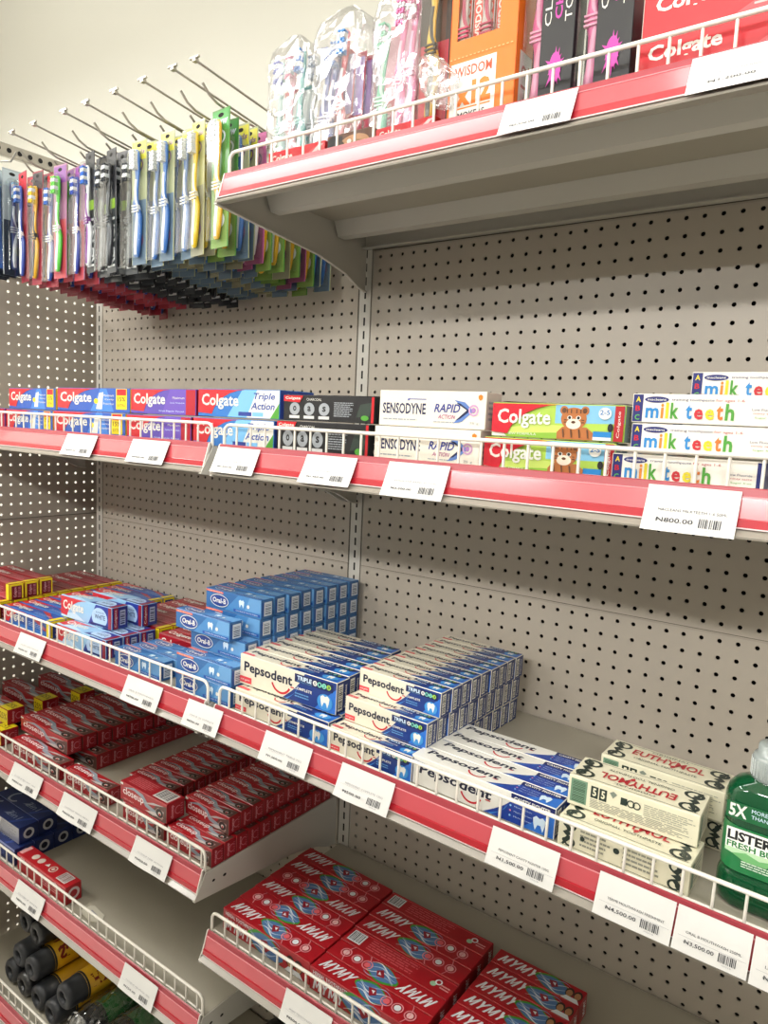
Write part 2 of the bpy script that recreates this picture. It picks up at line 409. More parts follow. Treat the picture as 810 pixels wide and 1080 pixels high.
# ------------------------------------------------------------------ price labels
def price_tag(k, xa, xb, name, price, label, group=None, curl=.0, drop=.0, tilt=0, big=False, out=.0):
    zt, s = ZS[k]; W = xb-xa; H = .0385+drop; mb = MB(); n = 6
    rows = []
    for i in range(n+1):
        t = i/n; c = curl*(t**2.5)
        rows.append([(W*j/4-W/2, -(.0160*t+.0006)-c*(1+.4*math.sin(j*1.3)), -H*t) for j in range(5)])
    mb.grid(rows, PAPER, smooth=True)
    mb.grid([[(x, y+.0004, z) for x, y, z in r] for r in rows], PAPER, smooth=True)
    # print follows the card
    def sheet(u, v):
        t = 1-v; c = curl*(t**2.5)*(1+.4*math.sin(4*u*1.3))
        return ((u-.5)*W, -(.0160*t+.0006)-c-.0006, -H*t)
    class P2(Face):
        def P(s_, u, v):
            x, y, z = sheet(u, v); return Vector((x, y-s_.e, z))
    f = P2(mb, (0, 0, 0), (1, 0, 0), (0, 0, 1), W, H)
    f.text(name, .16, .44, .86 if not big else .90, .50, INKG if not big else INK, bold=.0)
    f.rect(.06, .355, .97, .36, INKG) if big else f.rect(.06, .41, .5, .414, INKG)
    pw = (.56, .30) if big else (.50, .275)
    f.text(price, .16, .20, pw[0], pw[1], INK, bold=.012)
    f.rect(.15, .255, .215, .262, INK); f.rect(.15, .235, .215, .242, INK)
    f.bars(.62, .15, .86, .34, 11, INK); f.text('00218', .68, .09, .80, .12, INKG)
    x = (xa+xb)/2
    o = mb.build('price_label', None, (x, -.3612-out, zt+s*x-.0035), (0, -math.atan(s)+tilt, 0))
    tag(o, label, 'price label', group); return o
T = [
 ('1R', .441, .526, 'WISDOM SMOKERS TOOTHBRUSH', 'N2,500.00', 'white price label on the top shelf rail below the orange display box', .003, .0),
 ('1R', .640, .760, 'COLGATE HERBAL TOOTHPASTE', 'N1,200.00', 'torn-edged white price label at the right end of the top shelf rail', .002, .001),
 ('2L', -.458, -.357, 'COLGATE MAXIMUM 100ML', 'N950.00', 'white price label farthest left on the rail under the hanging toothbrushes', .004, 0),
 ('2L', -.250, -.148, 'COLGATE MAX WHITE', 'N950.00', 'white price label below the purple-and-red cartons', .003, 0),
 ('2R', -.028, .065, 'COLGATE TRIPLE ACTION', 'N1,350.00', 'pale price label just right of the shelf joint, below the wire gap', .004, 0),
 ('2R', .159, .250, 'COLGATE CHARCOAL 120G', 'N1,950.00', 'curled price label below the black charcoal cartons', .010, 0),
 ('2R', .303, .395, 'SENSODYNE RAPID ACTION', 'N3,200.00', 'curled price label below the cream sensitive-teeth cartons', .008, .004),
 ('2R', .634, .722, 'MACLEANS MILKTEETH 1-6 50ML', 'N800.00', 'large price label with a bent corner under the milk teeth cartons', .008, .006),
 ('3L', -.645, -.542, 'COLGATE GREAT REGULAR', 'N600.00', 'price label on the middle rail below the dark blue cartons', .002, 0),
 ('3L', -.262, -.160, 'ORAL B TOOTHPASTE', 'N700.00', 'price label with a clipped corner below the low light blue cartons', .005, .002),
 ('3L', -.093+.002, -.005, 'ORAL B 123 COMPLETE', 'N700.00', 'price label overlapping the rail joint of the middle shelf', .003, 0),
 ('3R', .093, .189, 'PEPSODENT TRIPLE 75G', 'N1,000.00', 'price label under the left stack of white and navy cartons', .003, .001),
 ('3R', .245, .337, 'PEPSODENT COMPLETE 130G', 'N500.00', 'price label under the right stack of white and navy cartons, corner bent', .008, .002),
 ('3R', .484, .571, 'PEPSODENT CAVITY FIGHTER 130G', 'N1,500.00', 'price label reading 1,500 under the blue cavity cartons', .002, .001),
 ('3R', .618, .700, 'TERME MOUTHWASH FRESHMINT', 'N4,500.00', 'price label reading 4,500 under the cream cartons', .002, .002),
 ('3R', .702, .773, 'ORAL B MOUTHWASH 250ML', 'N3,500.00', 'price label reading 3,500 below the green bottle', .002, .001),
 ('3R', .775, .850, 'LISTERINE MOUTHWASH', 'N1,800.00', 'price label at the right edge beside the one reading 3,500', .002, .002),
 ('4L', -.679, -.559, 'CLOSEUP RED HOT 140G', 'N850.00', 'price label farthest left on the rail of the dark red cartons', .008, .001),
 ('4L', -.479, -.359, 'CLOSEUP TRIPLE FRESH', 'N650.00', 'middle price label on the rail of the dark red cartons', .006, .001),
 ('4L', -.234, -.129, 'CLOSEUP DEEP ACTION', 'N450.00', 'price label nearest the right end of the dark red carton rail', .006, .001),
 ('5R', .152, .246, 'MYMY TOOTHPASTE HERBAL', 'N500.00', 'price label on the rail in front of the bright red cartons', .002, .002),
 ('6L', -.670, -.556, 'CLOSEUP WHITE', 'N850.00', 'price label below the single red carton on the nearly empty shelf', .006, .001),
 ('6L', -.268, -.166, 'CLOSEUP MENTHOL 70G', 'N350.00', 'price label near the right end of the nearly empty shelf rail', .003, .001)]
for k, a, b, n, p, lab, cu, dr in T: price_tag(k, a, b, n, p, lab, curl=cu*.45, drop=dr, big=(k == '3R' and a > .4) or (k == '2R' and a > .6), out=.0)

# ------------------------------------------------------------------ printed cartons
MESH = {}
def carton_mesh(key, fn):
    if key not in MESH: MESH[key] = fn().mb.mesh(key)
    return MESH[key]
def smile(f, u, v, r, m, t=.09): f.ring(u, v, r, t, m, 200, 335, n=14)
def tooth(f, u, v, s, m):
    k = f.h/f.w
    P = [(-.5, .35), (-.25, .55), (0, .42), (.25, .55), (.5, .35), (.45, -.05), (.3, -.55), (.12, -.1), (-.12, -.1), (-.3, -.55), (-.45, -.05)]
    f.poly([(u+a*s*k, v+b*s) for a, b in P], m)
def barcode_end(f, panel, ink, a=.22, b=.12, c=.9, d=.88):
    f.rect(a, b, c, d, panel); f.bars(a+.08, b+.08, c-.08, d-.08, 7, ink, vert=False)
def flap(f, m): f.rect(0, .93, 1, .95, m); f.rect(.0, .0, .05, 1, m)

def oral():
    c = Carton(.140, .0285, .0335, SKY)
    for k in ('front', 'top'):
        f = c.side(k)
        f.poly([(.35, 0), (1, 0), (1, 1), (.6, 1)], C_('4580B8')); f.poly([(.72, .25), (1, .3), (1, 1), (.8, 1)], SKYL)
        f.rect(0, .86, .32, .97, C_('E2664A')); f.text('CAVITY PROTECTION', .03, .89, .30, .94, WHT, bold=.01)
        f.ell(.25, .45, .17, .36, WHT); f.ell(.25, .45, .16, .32, C_('173A86'))
        f.text('Oral-B', .125, .31, .375, .60, WHT, bold=.03)
        tooth(f, .66, .56, .42, PALE); f.circ(.78, .5, .1, WHT); f.rect(.52, .07, .99, .22, C_('1B4B9A')); f.text('COMPLETE WHITE FRESH', .56, .11, .95, .18, PALE)
    f = c.side('right'); f.rect(0, 0, 1, 1, C_('39699E')); barcode_end(f, C_('D6DEE6'), C_('54607A')); f.rect(.06, .1, .16, .9, C_('1B4B9A'))
    f = c.side('left'); f.text('Oral-B', .1, .3, .9, .7, WHT, bold=.02)
    return c
def peps(L, D, H, cav=False):
    def fn():
        c = Carton(L, D, H, WHT if cav else CREAM); blue = C_('1A3C94') if cav else C_('16347A')
        for k in ('front', 'top'):
            f = c.side(k); b = .60 if cav else .53
            f.poly(curve(b-.06, 0, b+.16, 1, .03)+[(1, 1), (1, 0)], blue)
            f.poly([(.8, 0), (1, 0), (1, .8), (.9, .45)], C_('2C6CC4'))
            f.poly(curve(b-.03, 0, b+.10, .55, .03)+curve(b+.10, .55, b-.01, 0, .02), C_('3C86CE'))
            tx = (.06, .34, .59, .80) if cav else (.045, .36, .565, .80)
            f.text('Pepsodent', *tx, C_('141A34'), bold=.028, shear=.12 if cav else 0)
            smile(f, .45, .52, .44, C_('C01A2C'), t=.07)
            f.rect(.55, .40, .585, .44, C_('C01A2C'))
            if cav:
                f.rect(b+.12, .72, 1, 1, C_('101F5C')); f.text('CAVITY FIGHTER', b+.14, .78, .975, .92, WHT, bold=.03)
                for i in range(3): f.circ(b+.12, .58-.17*i, .035, (C_('8FC2EE'), C_('D98AA8'), C_('8FC2EE'))[i]); f.text('Micro calcium', b+.145, .56-.17*i, b+.26, .61-.17*i, PALE)
                tooth(f, .91, .32, .44, PALE); f.text('Unilever', .02, .8, .1, .9, BLUE)
            else:
                f.rect(0, .06, .13, .27, C_('D8434C')); f.text('anti germ', .01, .11, .11, .2, WHT)
                f.rect(b+.06, .66, .97, .93, C_('0C1C50')); f.text('TRIPLE', b+.085, .74, b+.23, .88, PALE, bold=.03)
                f.text('PROTECTION', b+.085, .67, b+.23, .72, SKYL)
                for i in range(4): f.circ(b+.265+i*.045, .80, .085, (WHT, C_('7FD3B8'), C_('7FD3B8'), LIME)[i]); f.text('0123'[i], b+.255+i*.045, .75, b+.275+i*.045, .85, NAVY, bold=.02)
                f.text('COMPLETE', b+.06, .42, b+.24, .51, WHT, bold=.02); f.lines(b+.07, .16, b+.22, .34, 2, SKYL)
                f.ell(.9, .30, .075, .26, C_('3E8CCB')); tooth(f, .9, .32, .36, WHT)
        f = c.side('right'); f.rect(0, 0, 1, 1, C_('18316E')); f.rect(.1, .08, .48, .92, C_('E4E2D8')); f.bars(.14, .14, .44, .86, 12, INK, vert=False); f.text('Pepsodent', .62, .12, .85, .86, WHT, bold=.02, vert=True)
        f = c.side('left'); f.text('Pepsodent', .1, .35, .9, .65, NAVY)
        return c
    return fn
def euth(front_flip, back_print):
    def fn():
        c = Carton(.148, .058, .037, C_('DDD8BE')); ink = C_('22302A'); red = C_('B3202C')
        def ornate(f, base_lines=True):
            f.rect(.02, .05, .98, .065, ink); f.rect(.02, .935, .98, .95, ink)
            for s in (-1, 1):
                cx = .5+s*.405; X = lambda t: cx+s*t
                for (a, b, r) in ((.0, .78, .17), (.0, .22, .17)):
                    f.ring(X(a), b, r, .06, ink, 0, 360, n=18, su=1.2); f.ring(X(.035), b-.0, r*.5, .04, ink, 0, 300, n=12, su=1.3)
                f.poly([(X(-.02), .62), (X(.05), .95), (X(.062), .92), (X(.02), .55)], ink); f.poly([(X(-.02), .38), (X(.05), .05), (X(.062), .08), (X(.02), .45)], ink)
                f.poly([(X(-.03), .5), (X(.03), .6), (X(.06), .5), (X(.03), .4)], ink)
        f = c.side('top', front_flip); ornate(f)
        f.text('EUTHYMOL', .2, .46, .8, .74, red, bold=.02, shear=.05); f.poly([(.53, .46), (.545, .34), (.575, .42), (.56, .5)], red)
        f.text('ORIGINAL TOOTHPASTE', .24, .24, .76, .33, ink); f.text('ORIGINAL', .34, .80, .66, .87, ink)
        f = c.side('front')
        if back_print:
            f.rect(.015, .1, .15, .92, C_('6F8F76')); f.bars(.03, .14, .135, .88, 14, C_('35503C'), vert=False)
            for x in (.18, .25): f.rect(x, .45, x+.06, .86, ink); f.text('5', x+.015, .52, x+.045, .8, C_('DDD8BE'), bold=.03)
            f.poly([(.33, .82), (.36, .9), (.39, .82), (.36, .66)], C_('7B8478')); f.rect(.42, .55, .47, .8, ink); f.ring(.50, .67, .13, .04, ink); f.ring(.545, .67, .13, .04, ink)
            f.lines(.18, .1, .98, .42, 6, C_('8C8C7E'), rnd=4); f.lines(.60, .44, .98, .84, 6, C_('A0A090'), rnd=8)
        else:
            ornate(f); f.lines(.18, .2, .42, .82, 4, C_('8C8C7E'), rnd=5); f.lines(.52, .2, .8, .82, 4, C_('8C8C7E'), rnd=9); f.circ(.47, .55, .1, ink); f.circ(.2, .5, .08, ink)
        f = c.side('right'); f.rect(.06, .06, .94, .94, C_('D2CDB2')); f.lines(.12, .15, .88, .85, 5, C_('8C9080')); f.rect(.12, .1, .3, .9, C_('5E8068'))
        f = c.side('left'); f.rect(.1, .1, .4, .9, C_('5E8068'))
        return c
    return fn
def colg_front(f, reg, mark=True, tw=.46, sz=(.30, .84)):
    # red rounded field with the white word
    f.poly([(0, 1), (tw+.08, 1)]+[(tw+.08-.30*math.sin(math.pi/2*t/6)-.02*t, 1-(1-math.cos(math.pi/2*t/6))*.92) for t in range(1, 7)]+[(0, .12)], reg)
    f.text('Colgate', .045, sz[0]-.04, tw, sz[1], WHT, bold=.022)
def colg(kind, L=.185, D=.037, H=.0432):
    def fn():
        base = {'triple': C_('2E74C0'), 'purple': C_('5B48A8'), 'cavity': C_('2A58B4'), 'white': C_('8FB8DA'), 'char': BLK, 'kids': C_('A8C850'), 'blue': C_('1F4C9E'), 'red': C_('8C1220'), 'plain': RED}[kind]
        c = Carton(L, D, H, base)
        for k in ('front', 'top'):
            f = c.side(k)
            if kind == 'triple':
                f.poly([(.38, 0), (.62, 0), (.78, 1), (.56, 1)], C_('79B7E6')); f.poly([(.62, 0), (1, 0), (1, 1), (.74, 1)], WHT)
                f.poly([(.90, 0), (1, 0), (1, .55)], GRN); f.text('Triple', .70, .60, .95, .90, C_('22469C'), bold=.02, shear=.2); f.text('Action', .67, .30, .95, .56, C_('22469C'), bold=.02, shear=.2)
                f.rect(.52, .05, .68, .2, C_('2A3E90')); f.rect(.69, .05, .82, .2, C_('79B7E6'))
            if kind == 'purple':
                f.poly([(.5, 0), (.86, 0), (.86, 1), (.62, 1)], C_('6C50B4')); f.rect(.86, 0, 1, 1, C_('B0122A')); f.text('Maximum', .66, .62, .84, .72, WHT); f.text('Cavity Protection', .62, .42, .84, .50, PALE); f.text('Great Regular Flavour', .45, .08, .84, .16, PALE)
            if kind == 'cavity':
                f.poly([(.48, 0), (.8, .0), (.7, 1), (.62, 1)], C_('3F7FD2')); f.poly([(.56, .1), (.6, .8), (.66, .85), (.64, .1)], WHT); f.ell(.56, .45, .03, .12, YEL)
                f.text('Maximum', .66, .66, .8, .76, WHT); f.text('Cavity', .68, .48, .8, .58, WHT); f.text('Protection', .66, .3, .8, .4, WHT)
                f.rect(.83, .12, .97, 1, YEL); f.rect(.84, .72, .96, .98, RED); f.text('15%', .85, .46, .95, .66, C_('8A6A10'), bold=.02); f.text('EXTRA', .85, .24, .95, .36, C_('8A6A10'))
            if kind == 'blue':
                f.poly([(.0, 0), (1, 0), (1, .3), (0, .18)], C_('2E70BE')); f.poly([(.55, 1), (.7, 1), (.95, .4), (.9, .3)], C_('B0303C')); f.lines(.55, .3, .9, .6, 3, C_('86A8DC'))
                f.rect(.93, 0, 1, 1, YEL)
            if kind == 'white':
                f.poly([(.55, 0), (1, 0), (1, 1), (.7, 1)], C_('22368E')); f.ell(.77, .42, .15, .46, C_('A9C4E4')); f.text('ADVANCED', .70, .62, .86, .70, NAVY); f.text('WHITE', .68, .34, .88, .56, NAVY, bold=.01)
                f.rect(.60, .03, .98, .13, C_('1A2468')); f.poly([(0, 0), (.5, 0), (.3, .3), (0, .2)], C_('B8D4EA')); f.rect(.94, 0, 1, 1, C_('8C1830'))
            if kind == 'char':
                for i in range(3): f.ell(.13+.17*i, .46, .06, .26, GREY); f.text(('o', 'a', 's')[i], .11+.17*i, .36, .15+.17*i, .58, BLK, bold=.03); f.rect(.07+.17*i, .06, .19+.17*i, .18, C_('CFCFCF'))
                f.lines(.58, .18, .80, .78, 8, GREY); f.poly([(.82, .2), (.96, .25), (.99, .8), (.86, .7)], C_('2E3B34')); f.ell(.91, .18, .04, .1, GRN); f.rect(.975, 0, 1, 1, RED)
                f.text('CHARCOAL', .27, .80, .44, .90, WHT)
                f.poly([(0, 1), (.23, 1), (.19, .72), (0, .76)], RED); f.text('Colgate', .02, .81, .2, .95, WHT, bold=.02)
            if kind == 'kids':
                f.poly([(.5, .45), (1, .5), (1, 1), (.5, 1)], C_('7DB8D8')); f.poly([(0, .12), (.5, .32), (.75, .2), (1, .3), (1, 0), (0, 0)], C_('86B23C')); f.poly([(.1, .25), (.4, .42), (.7, .35), (.7, .2), (.1, .1)], C_('C4DA6A'))
                f.poly([(0, 0), (.12, 0), (0, .5)], WHT); f.text('6', .015, .12, .04, .3, NAVY); f.text('NEW FORMULA', .12, .06, .36, .13, WHT)
                # young striped cat
                f.poly([(.52, 0), (.52, .2), (.56, .36), (.74, .36), (.79, .2), (.79, 0)], FUR)
                f.ell(.64, .60, .095, .33, FUR, n=24); f.ell(.565, .84, .03, .13, FUR); f.ell(.72, .84, .03, .13, FUR); f.ell(.566, .84, .017, .08, BRN); f.ell(.719, .84, .017, .08, BRN)
                f.ell(.64, .45, .055, .15, C_('EADBC8')); f.ell(.61, .63, .018, .06, WHT); f.ell(.675, .63, .018, .06, WHT); f.ell(.61, .63, .011, .045, BLK); f.ell(.675, .63, .011, .045, BLK); f.ell(.64, .50, .016, .04, BRN)
                for a in (-.05, -.02, .02, .05): f.rect(.64+a-.004, .76, .64+a+.004, .88, BRN)
                for a in (-.07, .06): f.rect(.64+a, .55, .64+a+.02, .58, BRN); f.rect(.64+a, .48, .64+a+.02, .51, BRN)
                for a in (.56, .62, .68, .74): f.poly([(a, .3), (a+.012, .3), (a+.02, .05), (a+.01, .05)], BRN)
                f.ell(.865, .78, .045, .17, WHT); f.text('2-5', .83, .74, .90, .88, C_('2B74B8'), bold=.02); f.ell(.91, .38, .02, .12, BLK); f.rect(.79, .1, .92, .26, C_('1F7CC0')); f.rect(.79, .01, .92, .1, C_('E6E6E6'))
                f.rect(.935, 0, 1, 1, C_('A81C24')); f.text('Colgate', .955, .1, .98, .85, WHT, vert=True)
            if kind == 'red':
                f.poly([(.5, 0), (1, 0), (1, .6)], C_('B04048')); f.rect(.0, .05, 1, .12, C_('B86A70')); f.lines(.55, .3, .9, .8, 4, C_('B86A70')); f.rect(.93, 0, 1, 1, YEL)
            if kind == 'plain':
                f.poly([(.45, 0), (.75, 0), (1, .7), (1, .95), (.8, .75)], C_('D94A50')); f.lines(.55, .1, .95, .3, 2, C_('F0B0B0'))
                f.poly([(.62, .1), (.72, .1), (.98, .9), (.9, .9)], C_('E9C0C0')); f.rect(.9, .15, .98, .45, C_('203880'))
            if kind == 'plain': f.text('Colgate', .06, .38, .44, .82, WHT, bold=.03)
            elif kind != 'char': colg_front(f, {'white': C_('C22834'), 'kids': C_('C4142A'), 'red': C_('A01424')}.get(kind, C_('C9222E')), tw={'kids': .47, 'triple': .52, 'purple': .55, 'cavity': .50}.get(kind, .46))
        f = c.side('right'); e = {'triple': C_('2E4C9E'), 'purple': C_('8C1A2E'), 'char': BLK, 'kids': C_('90A8A0'), 'white': C_('20307E'), 'plain': C_('A81420')}.get(kind, YEL)
        f.rect(0, 0, 1, 1, e)
        if kind in ('blue', 'red', 'cavity'): f.rect(.14, .0, .9, .86, C_('6A0E1A') if kind != 'blue' else C_('1F3C80')); f.text('Colgate', .3, .12, .55, .78, C_('C89AA0'), bold=.02, vert=True); f.bars(.62, .1, .82, .8, 9, C_('B07078'), vert=False)
        elif kind == 'white': f.rect(.1, 0, .38, 1, C_('8C1830')); f.text('Colgate', .15, .1, .32, .9, WHT, vert=True); f.rect(.5, .15, .86, .85, C_('A8B4C8')); f.bars(.54, .2, .82, .8, 6, NAVY, vert=False)
        else: f.text('Colgate', .3, .1, .6, .9, WHT, bold=.02, vert=True)
        f = c.side('left'); f.rect(0, 0, 1, 1, C_('8C1A2E'))
        return c
    return fn
def senso():
    c = Carton(.163, .040, .0468, C_('E6DFD2'))
    for k in ('front', 'top'):
        f = c.side(k); f.text('SENSODYNE', .03, .34, .46, .66, C_('1C2450'), bold=.025)
        f.rect(.28, .76, .46, .79, C_('5A64A0')); f.poly([(.27, .73), (.30, .82), (.30, .73)], C_('5A64A0')); f.lines(.04, .14, .4, .22, 1, GREY)
        f.text('RAPID', .54, .42, .78, .66, C_('2A3A8C'), bold=.02, shear=.25); f.text('ACTION', .58, .24, .74, .36, C_('A03A78'), bold=.01, shear=.25); f.lines(.54, .12, .8, .18, 1, GREY)
        f.poly([(.72, .12), (.84, .5), (.72, .78), (.82, .72), (.90, .48), (.80, .18)], C_('5C7CBC')); f.poly([(.74, .2), (.84, .5), (.74, .7), (.78, .68), (.87, .48), (.78, .25)], NAVY)
        f.ring(.9, .5, .16, .05, C_('C79AC0')); f.circ(.9, .5, .07, C_('A87AB4')); f.poly([(.935, .9), (.955, .94), (.975, .9), (.972, .82), (.955, .77), (.938, .82)], ORG)
        f.text('75 g', .87, .10, .95, .18, GREY)
    f = c.side('right'); f.rect(.0, 0, 1, 1, C_('D9D0C4')); f.lines(.15, .2, .85, .8, 4, GREY)
    f = c.side('left'); f.rect(0, .0, 1, 1, C_('D9D0C4'))
    return c
def milk():
    c = Carton(.150, .034, .0305, C_('EAE5DC'))
    cols = [C_('2E86C8'), C_('D8842E'), C_('D8C82E'), C_('4E9A3A'), None, C_('2E86C8'), C_('C02A34'), C_('D8C82E'), C_('D0742E'), C_('4E9A3A')]
    for k in ('front', 'top'):
        f = c.side(k); f.rect(0, 0, .07, 1, C_('232A6E')); f.rect(.965, 0, 1, 1, C_('232A6E'))
        for i, (ch, cl) in enumerate((('A', YEL), ('B', RED), ('C', C_('5AAA4A')))): f.text(ch, .018, .72-.33*i, .052, .92-.33*i, cl, bold=.02)
        f.ell(.165, .82, .085, .115, C_('232A6E')); f.text('macleans', .10, .78, .23, .87, WHT, bold=.01)
        f.text('training toothpaste', .27, .76, .55, .88, C_('2A2E66')); f.text('for ages 1-6', .56, .76, .74, .88, C_('B03040'))
        W_ = dict(m=1.55, i=.36, l=.36, k=.95, t=.72, e=1.0, h=.95); x = .09; sc = .62/10.2
        for i, ch in enumerate('milk teeth'):
            if ch == ' ': x += .55*sc; continue
            wd = W_[ch]*sc; top = {'m': .52, 'e': .52, 't': .66, 'i': .68}.get(ch, .72)
            f.text(ch, x+.002, .14, x+wd+.001, top, cols[i], bold=.028); x += wd+.012
        f.text('Low Fluoride', .79, .50, .94, .58, C_('2A2E66')); f.text('minty taste', .80, .36, .94, .44, C_('B03040')); f.text('Sugar free', .81, .22, .94, .30, GRN)
    f = c.side('left'); f.rect(0, 0, 1, 1, C_('232A6E'))
    for i, (ch, cl) in enumerate((('A', YEL), ('B', RED), ('C', C_('5AAA4A')))): f.text(ch, .3, .70-.32*i, .7, .92-.32*i, cl, bold=.02)
    f = c.side('right'); f.rect(0, 0, 1, 1, C_('232A6E'))
    return c
def closeup(L=.120, D=.0272, H=.034, yellow=False, backprint=False):
    def fn():
        c = Carton(L, D, H, C_('A5141F'))
        for k in ('front', 'top'):
            f = c.side(k)
            f.poly([(.62, 0), (1, 0), (1, .9), (.8, .75)], C_('5A3A32')); f.poly([(.70, .12), (.92, .05), (.95, .55), (.82, .62)], C_('A58078'))
            f.poly([(.05, .72), (.3, 1.), (.5, .9), (.62, .5), (.8, .35), (.95, .55), (.9, .3), (.75, .15), (.56, .3), (.46, .7), (.3, .85)], C_('8E9AA6'))
            f.poly([(.5, .45), (.72, .75), (.95, .85), (.7, .6)], C_('B9B4B4')); f.poly([(.55, .1), (.75, .28), (.95, .2), (.72, .05)], C_('C9C2C0'))
            f.ell(.86, .36, .075, .24, C_('20100E')); f.ell(.86, .34, .03, .10, C_('D8CFC8')); f.ell(.865, .3, .018, .07, C_('B01420'))
            f.rect(0, .88, .06, 1, WHT)
            if backprint and k == 'top':
                f.rect(0, 0, 1, 1, C_('9A1622')); f.lines(.1, .15, .6, .85, 6, C_('C4666C')); f.rect(.66, .1, .97, .9, C_('C9C4C0')); f.bars(.69, .2, .94, .85, 9, INK)
            else:
                f.text('closeup', .06, .26, .52, .80, C_('F2E2E2'), bold=.015); f.text('RED HOT', .08, .08, .3, .17, C_('E8B8B8'))
            if yellow: f.rect(.80, 0, 1, 1, YEL); f.text('25%', .82, .3, .98, .75, C_('8A7414'), bold=.02)
        f = c.side('right'); f.rect(0, 0, 1, 1, C_('8A1420')); f.rect(.05, .05, .95, .95, C_('9A1824')); f.text('closeup', .2, .12, .42, .88, C_('D69AA0'), bold=.03, vert=True)
        f.ring(.66, .5, .24, .05, C_('C87880'), 60, 300, n=12); f.lines(.78, .15, .93, .85, 5, C_('B8606A'))
        f = c.side('left'); f.text('closeup', .1, .3, .9, .7, C_('D69AA0'))
        return c
    return fn
def block(f, word, a, b, c, d, m, sh=.25, th=.235):
    n = len(word); w_ = (c-a)/n
    for i, ch in enumerate(word):
        x0 = a+i*w_; ww = w_*.88; k = sh*(d-b)*f.h/f.w
        Q = lambda x, y: (x0+ww*x+k*y, b+(d-b)*y)
        if ch == 'M': S_ = [[(0, 0), (th, 0), (th, 1), (0, 1)], [(1-th, 0), (1, 0), (1, 1), (1-th, 1)], [(th*.2, 1), (th*1.1, 1), (.5+th*.3, .16), (.5-th*.3, .16)], [(1-th*.2, 1), (1-th*1.1, 1), (.5-th*.3, .16), (.5+th*.3, .16)]]
        else: S_ = [[(.5-th/2, 0), (.5+th/2, 0), (.5+th/2, .5), (.5-th/2, .5)], [(0, 1), (th*1.2, 1), (.5+th/2, .45), (.5-th/2, .38)], [(1, 1), (1-th*1.2, 1), (.5-th/2, .45), (.5+th/2, .38)]]
        for P in S_: f.mb.face([f.P(*Q(x, y)) for x, y in P], m)
    f.step()
def mymy(L=.203, D=.0375, H=.038, mode='main', short=False):
    def fn():
        c = Carton(L, D, H, C_('A0121E')); G = C_('3E8C30'); W2 = C_('D8DCE0')
        def swirl(f, u, v, s):
            k = f.h/f.w*s
            f.poly([(u-.95*k+1.9*k*t/10, v+.52*s*math.sin(math.pi*(.12+.88*t/10))) for t in range(11)]+[(u+.95*k-1.9*k*t/10, v-.5*s*math.sin(math.pi*(.12+.88*t/10))) for t in range(11)], G)
            f.poly([(u-.85*k+1.8*k*t/10, v-.04+.46*s*math.sin(math.pi*(.1+.9*t/10))) for t in range(11)]+[(u+.95*k-1.8*k*t/10, v-.05-.42*s*math.sin(math.pi*(.1+.9*t/10))) for t in range(11)], C_('4A6F9E'))
            for q in range(4):
                o_ = -.30+.2*q; f.poly([(u+(-.8+.16*t)*k, v+s*(o_+.16*math.sin(t*.62+q))) for t in range(11)]+[(u+(.8-.16*t)*k, v+s*(o_-.075*(1-abs(t-5)/6)+.16*math.sin((10-t)*.62+q))) for t in range(11)], (W2, C_('A9BCD4'), W2, C_('8FA6C8'))[q])
            f.poly([(u-.25*k, v+.16*s), (u+.1*k, v+.26*s), (u+.3*k, v-.02*s), (u+.05*k, v-.24*s), (u-.1*k, v-.05*s)], C_('8E1A2A')); f.poly([(u-.05*k, v+.1*s), (u+.12*k, v+.15*s), (u+.14*k, v-.05*s)], W2)
        for k in ('front', 'top'):
            f = c.side(k, flip=(mode == 'flip' and k == 'top')); te = .52 if short else .37
            if mode == 'back' and k == 'top':
                f.rect(.03, .15, .16, .85, W2); f.bars(.04, .22, .15, .8, 8, INK); f.lines(.22, .15, .70, .85, 5, C_('CC5A60')); f.ell(.84, .4, .025, .14, C_('9AC0A0')); f.ring(.87, .6, .16, .06, W2); f.lines(.9, .3, .98, .6, 2, C_('E0A0A0')); f.rect(0, .88, 1, .92, C_('D04A50'))
                continue
            if k == 'front':
                block(f, 'MYMY', .03, .08, te-.03, .62, W2, .15); f.text('HERBAL TOOTHPASTE', .03, .74, te, .92, W2, bold=.01); swirl(f, te+.14, .45, 1.2)
            else: block(f, 'MYMY', .04, .22, te-.045, .80, W2, .45); swirl(f, te+.15, .5, .94)
            if short or k == 'front':
                a = .80 if not short else .86
                for q in (0, .09): f.ell(a+q, .5, .045, .3, C_('20140F')); f.ell(a+q, .45, .033, .22, C_('A87850'))
                f.poly([(a-.06, .0), (a-.02, .25), (a+.1, .25), (a+.14, 0)], W2)
            else:
                for i, x in enumerate((.66, .76, .87)): f.ring(x, .5, .26, .05, C_('D88890')); f.circ(x, .5, .15, (C_('D86068'), W2, C_('E0B0B0'))[i])
                f.ring(.77, .5, .75, .05, C_('D88890'), 200, 250, su=.9); f.ring(.77, .5, .8, .05, C_('D88890'), -45, 45, su=.7)
        f = c.side('right'); f.rect(.1, .15, .5, .85, C_('8A0E18')); f.text('MYMY', .55, .15, .85, .85, W2, bold=.03, vert=True)
        f = c.side('left'); f.rect(.1, .15, .9, .85, C_('A01220'))
        return c
    return fn
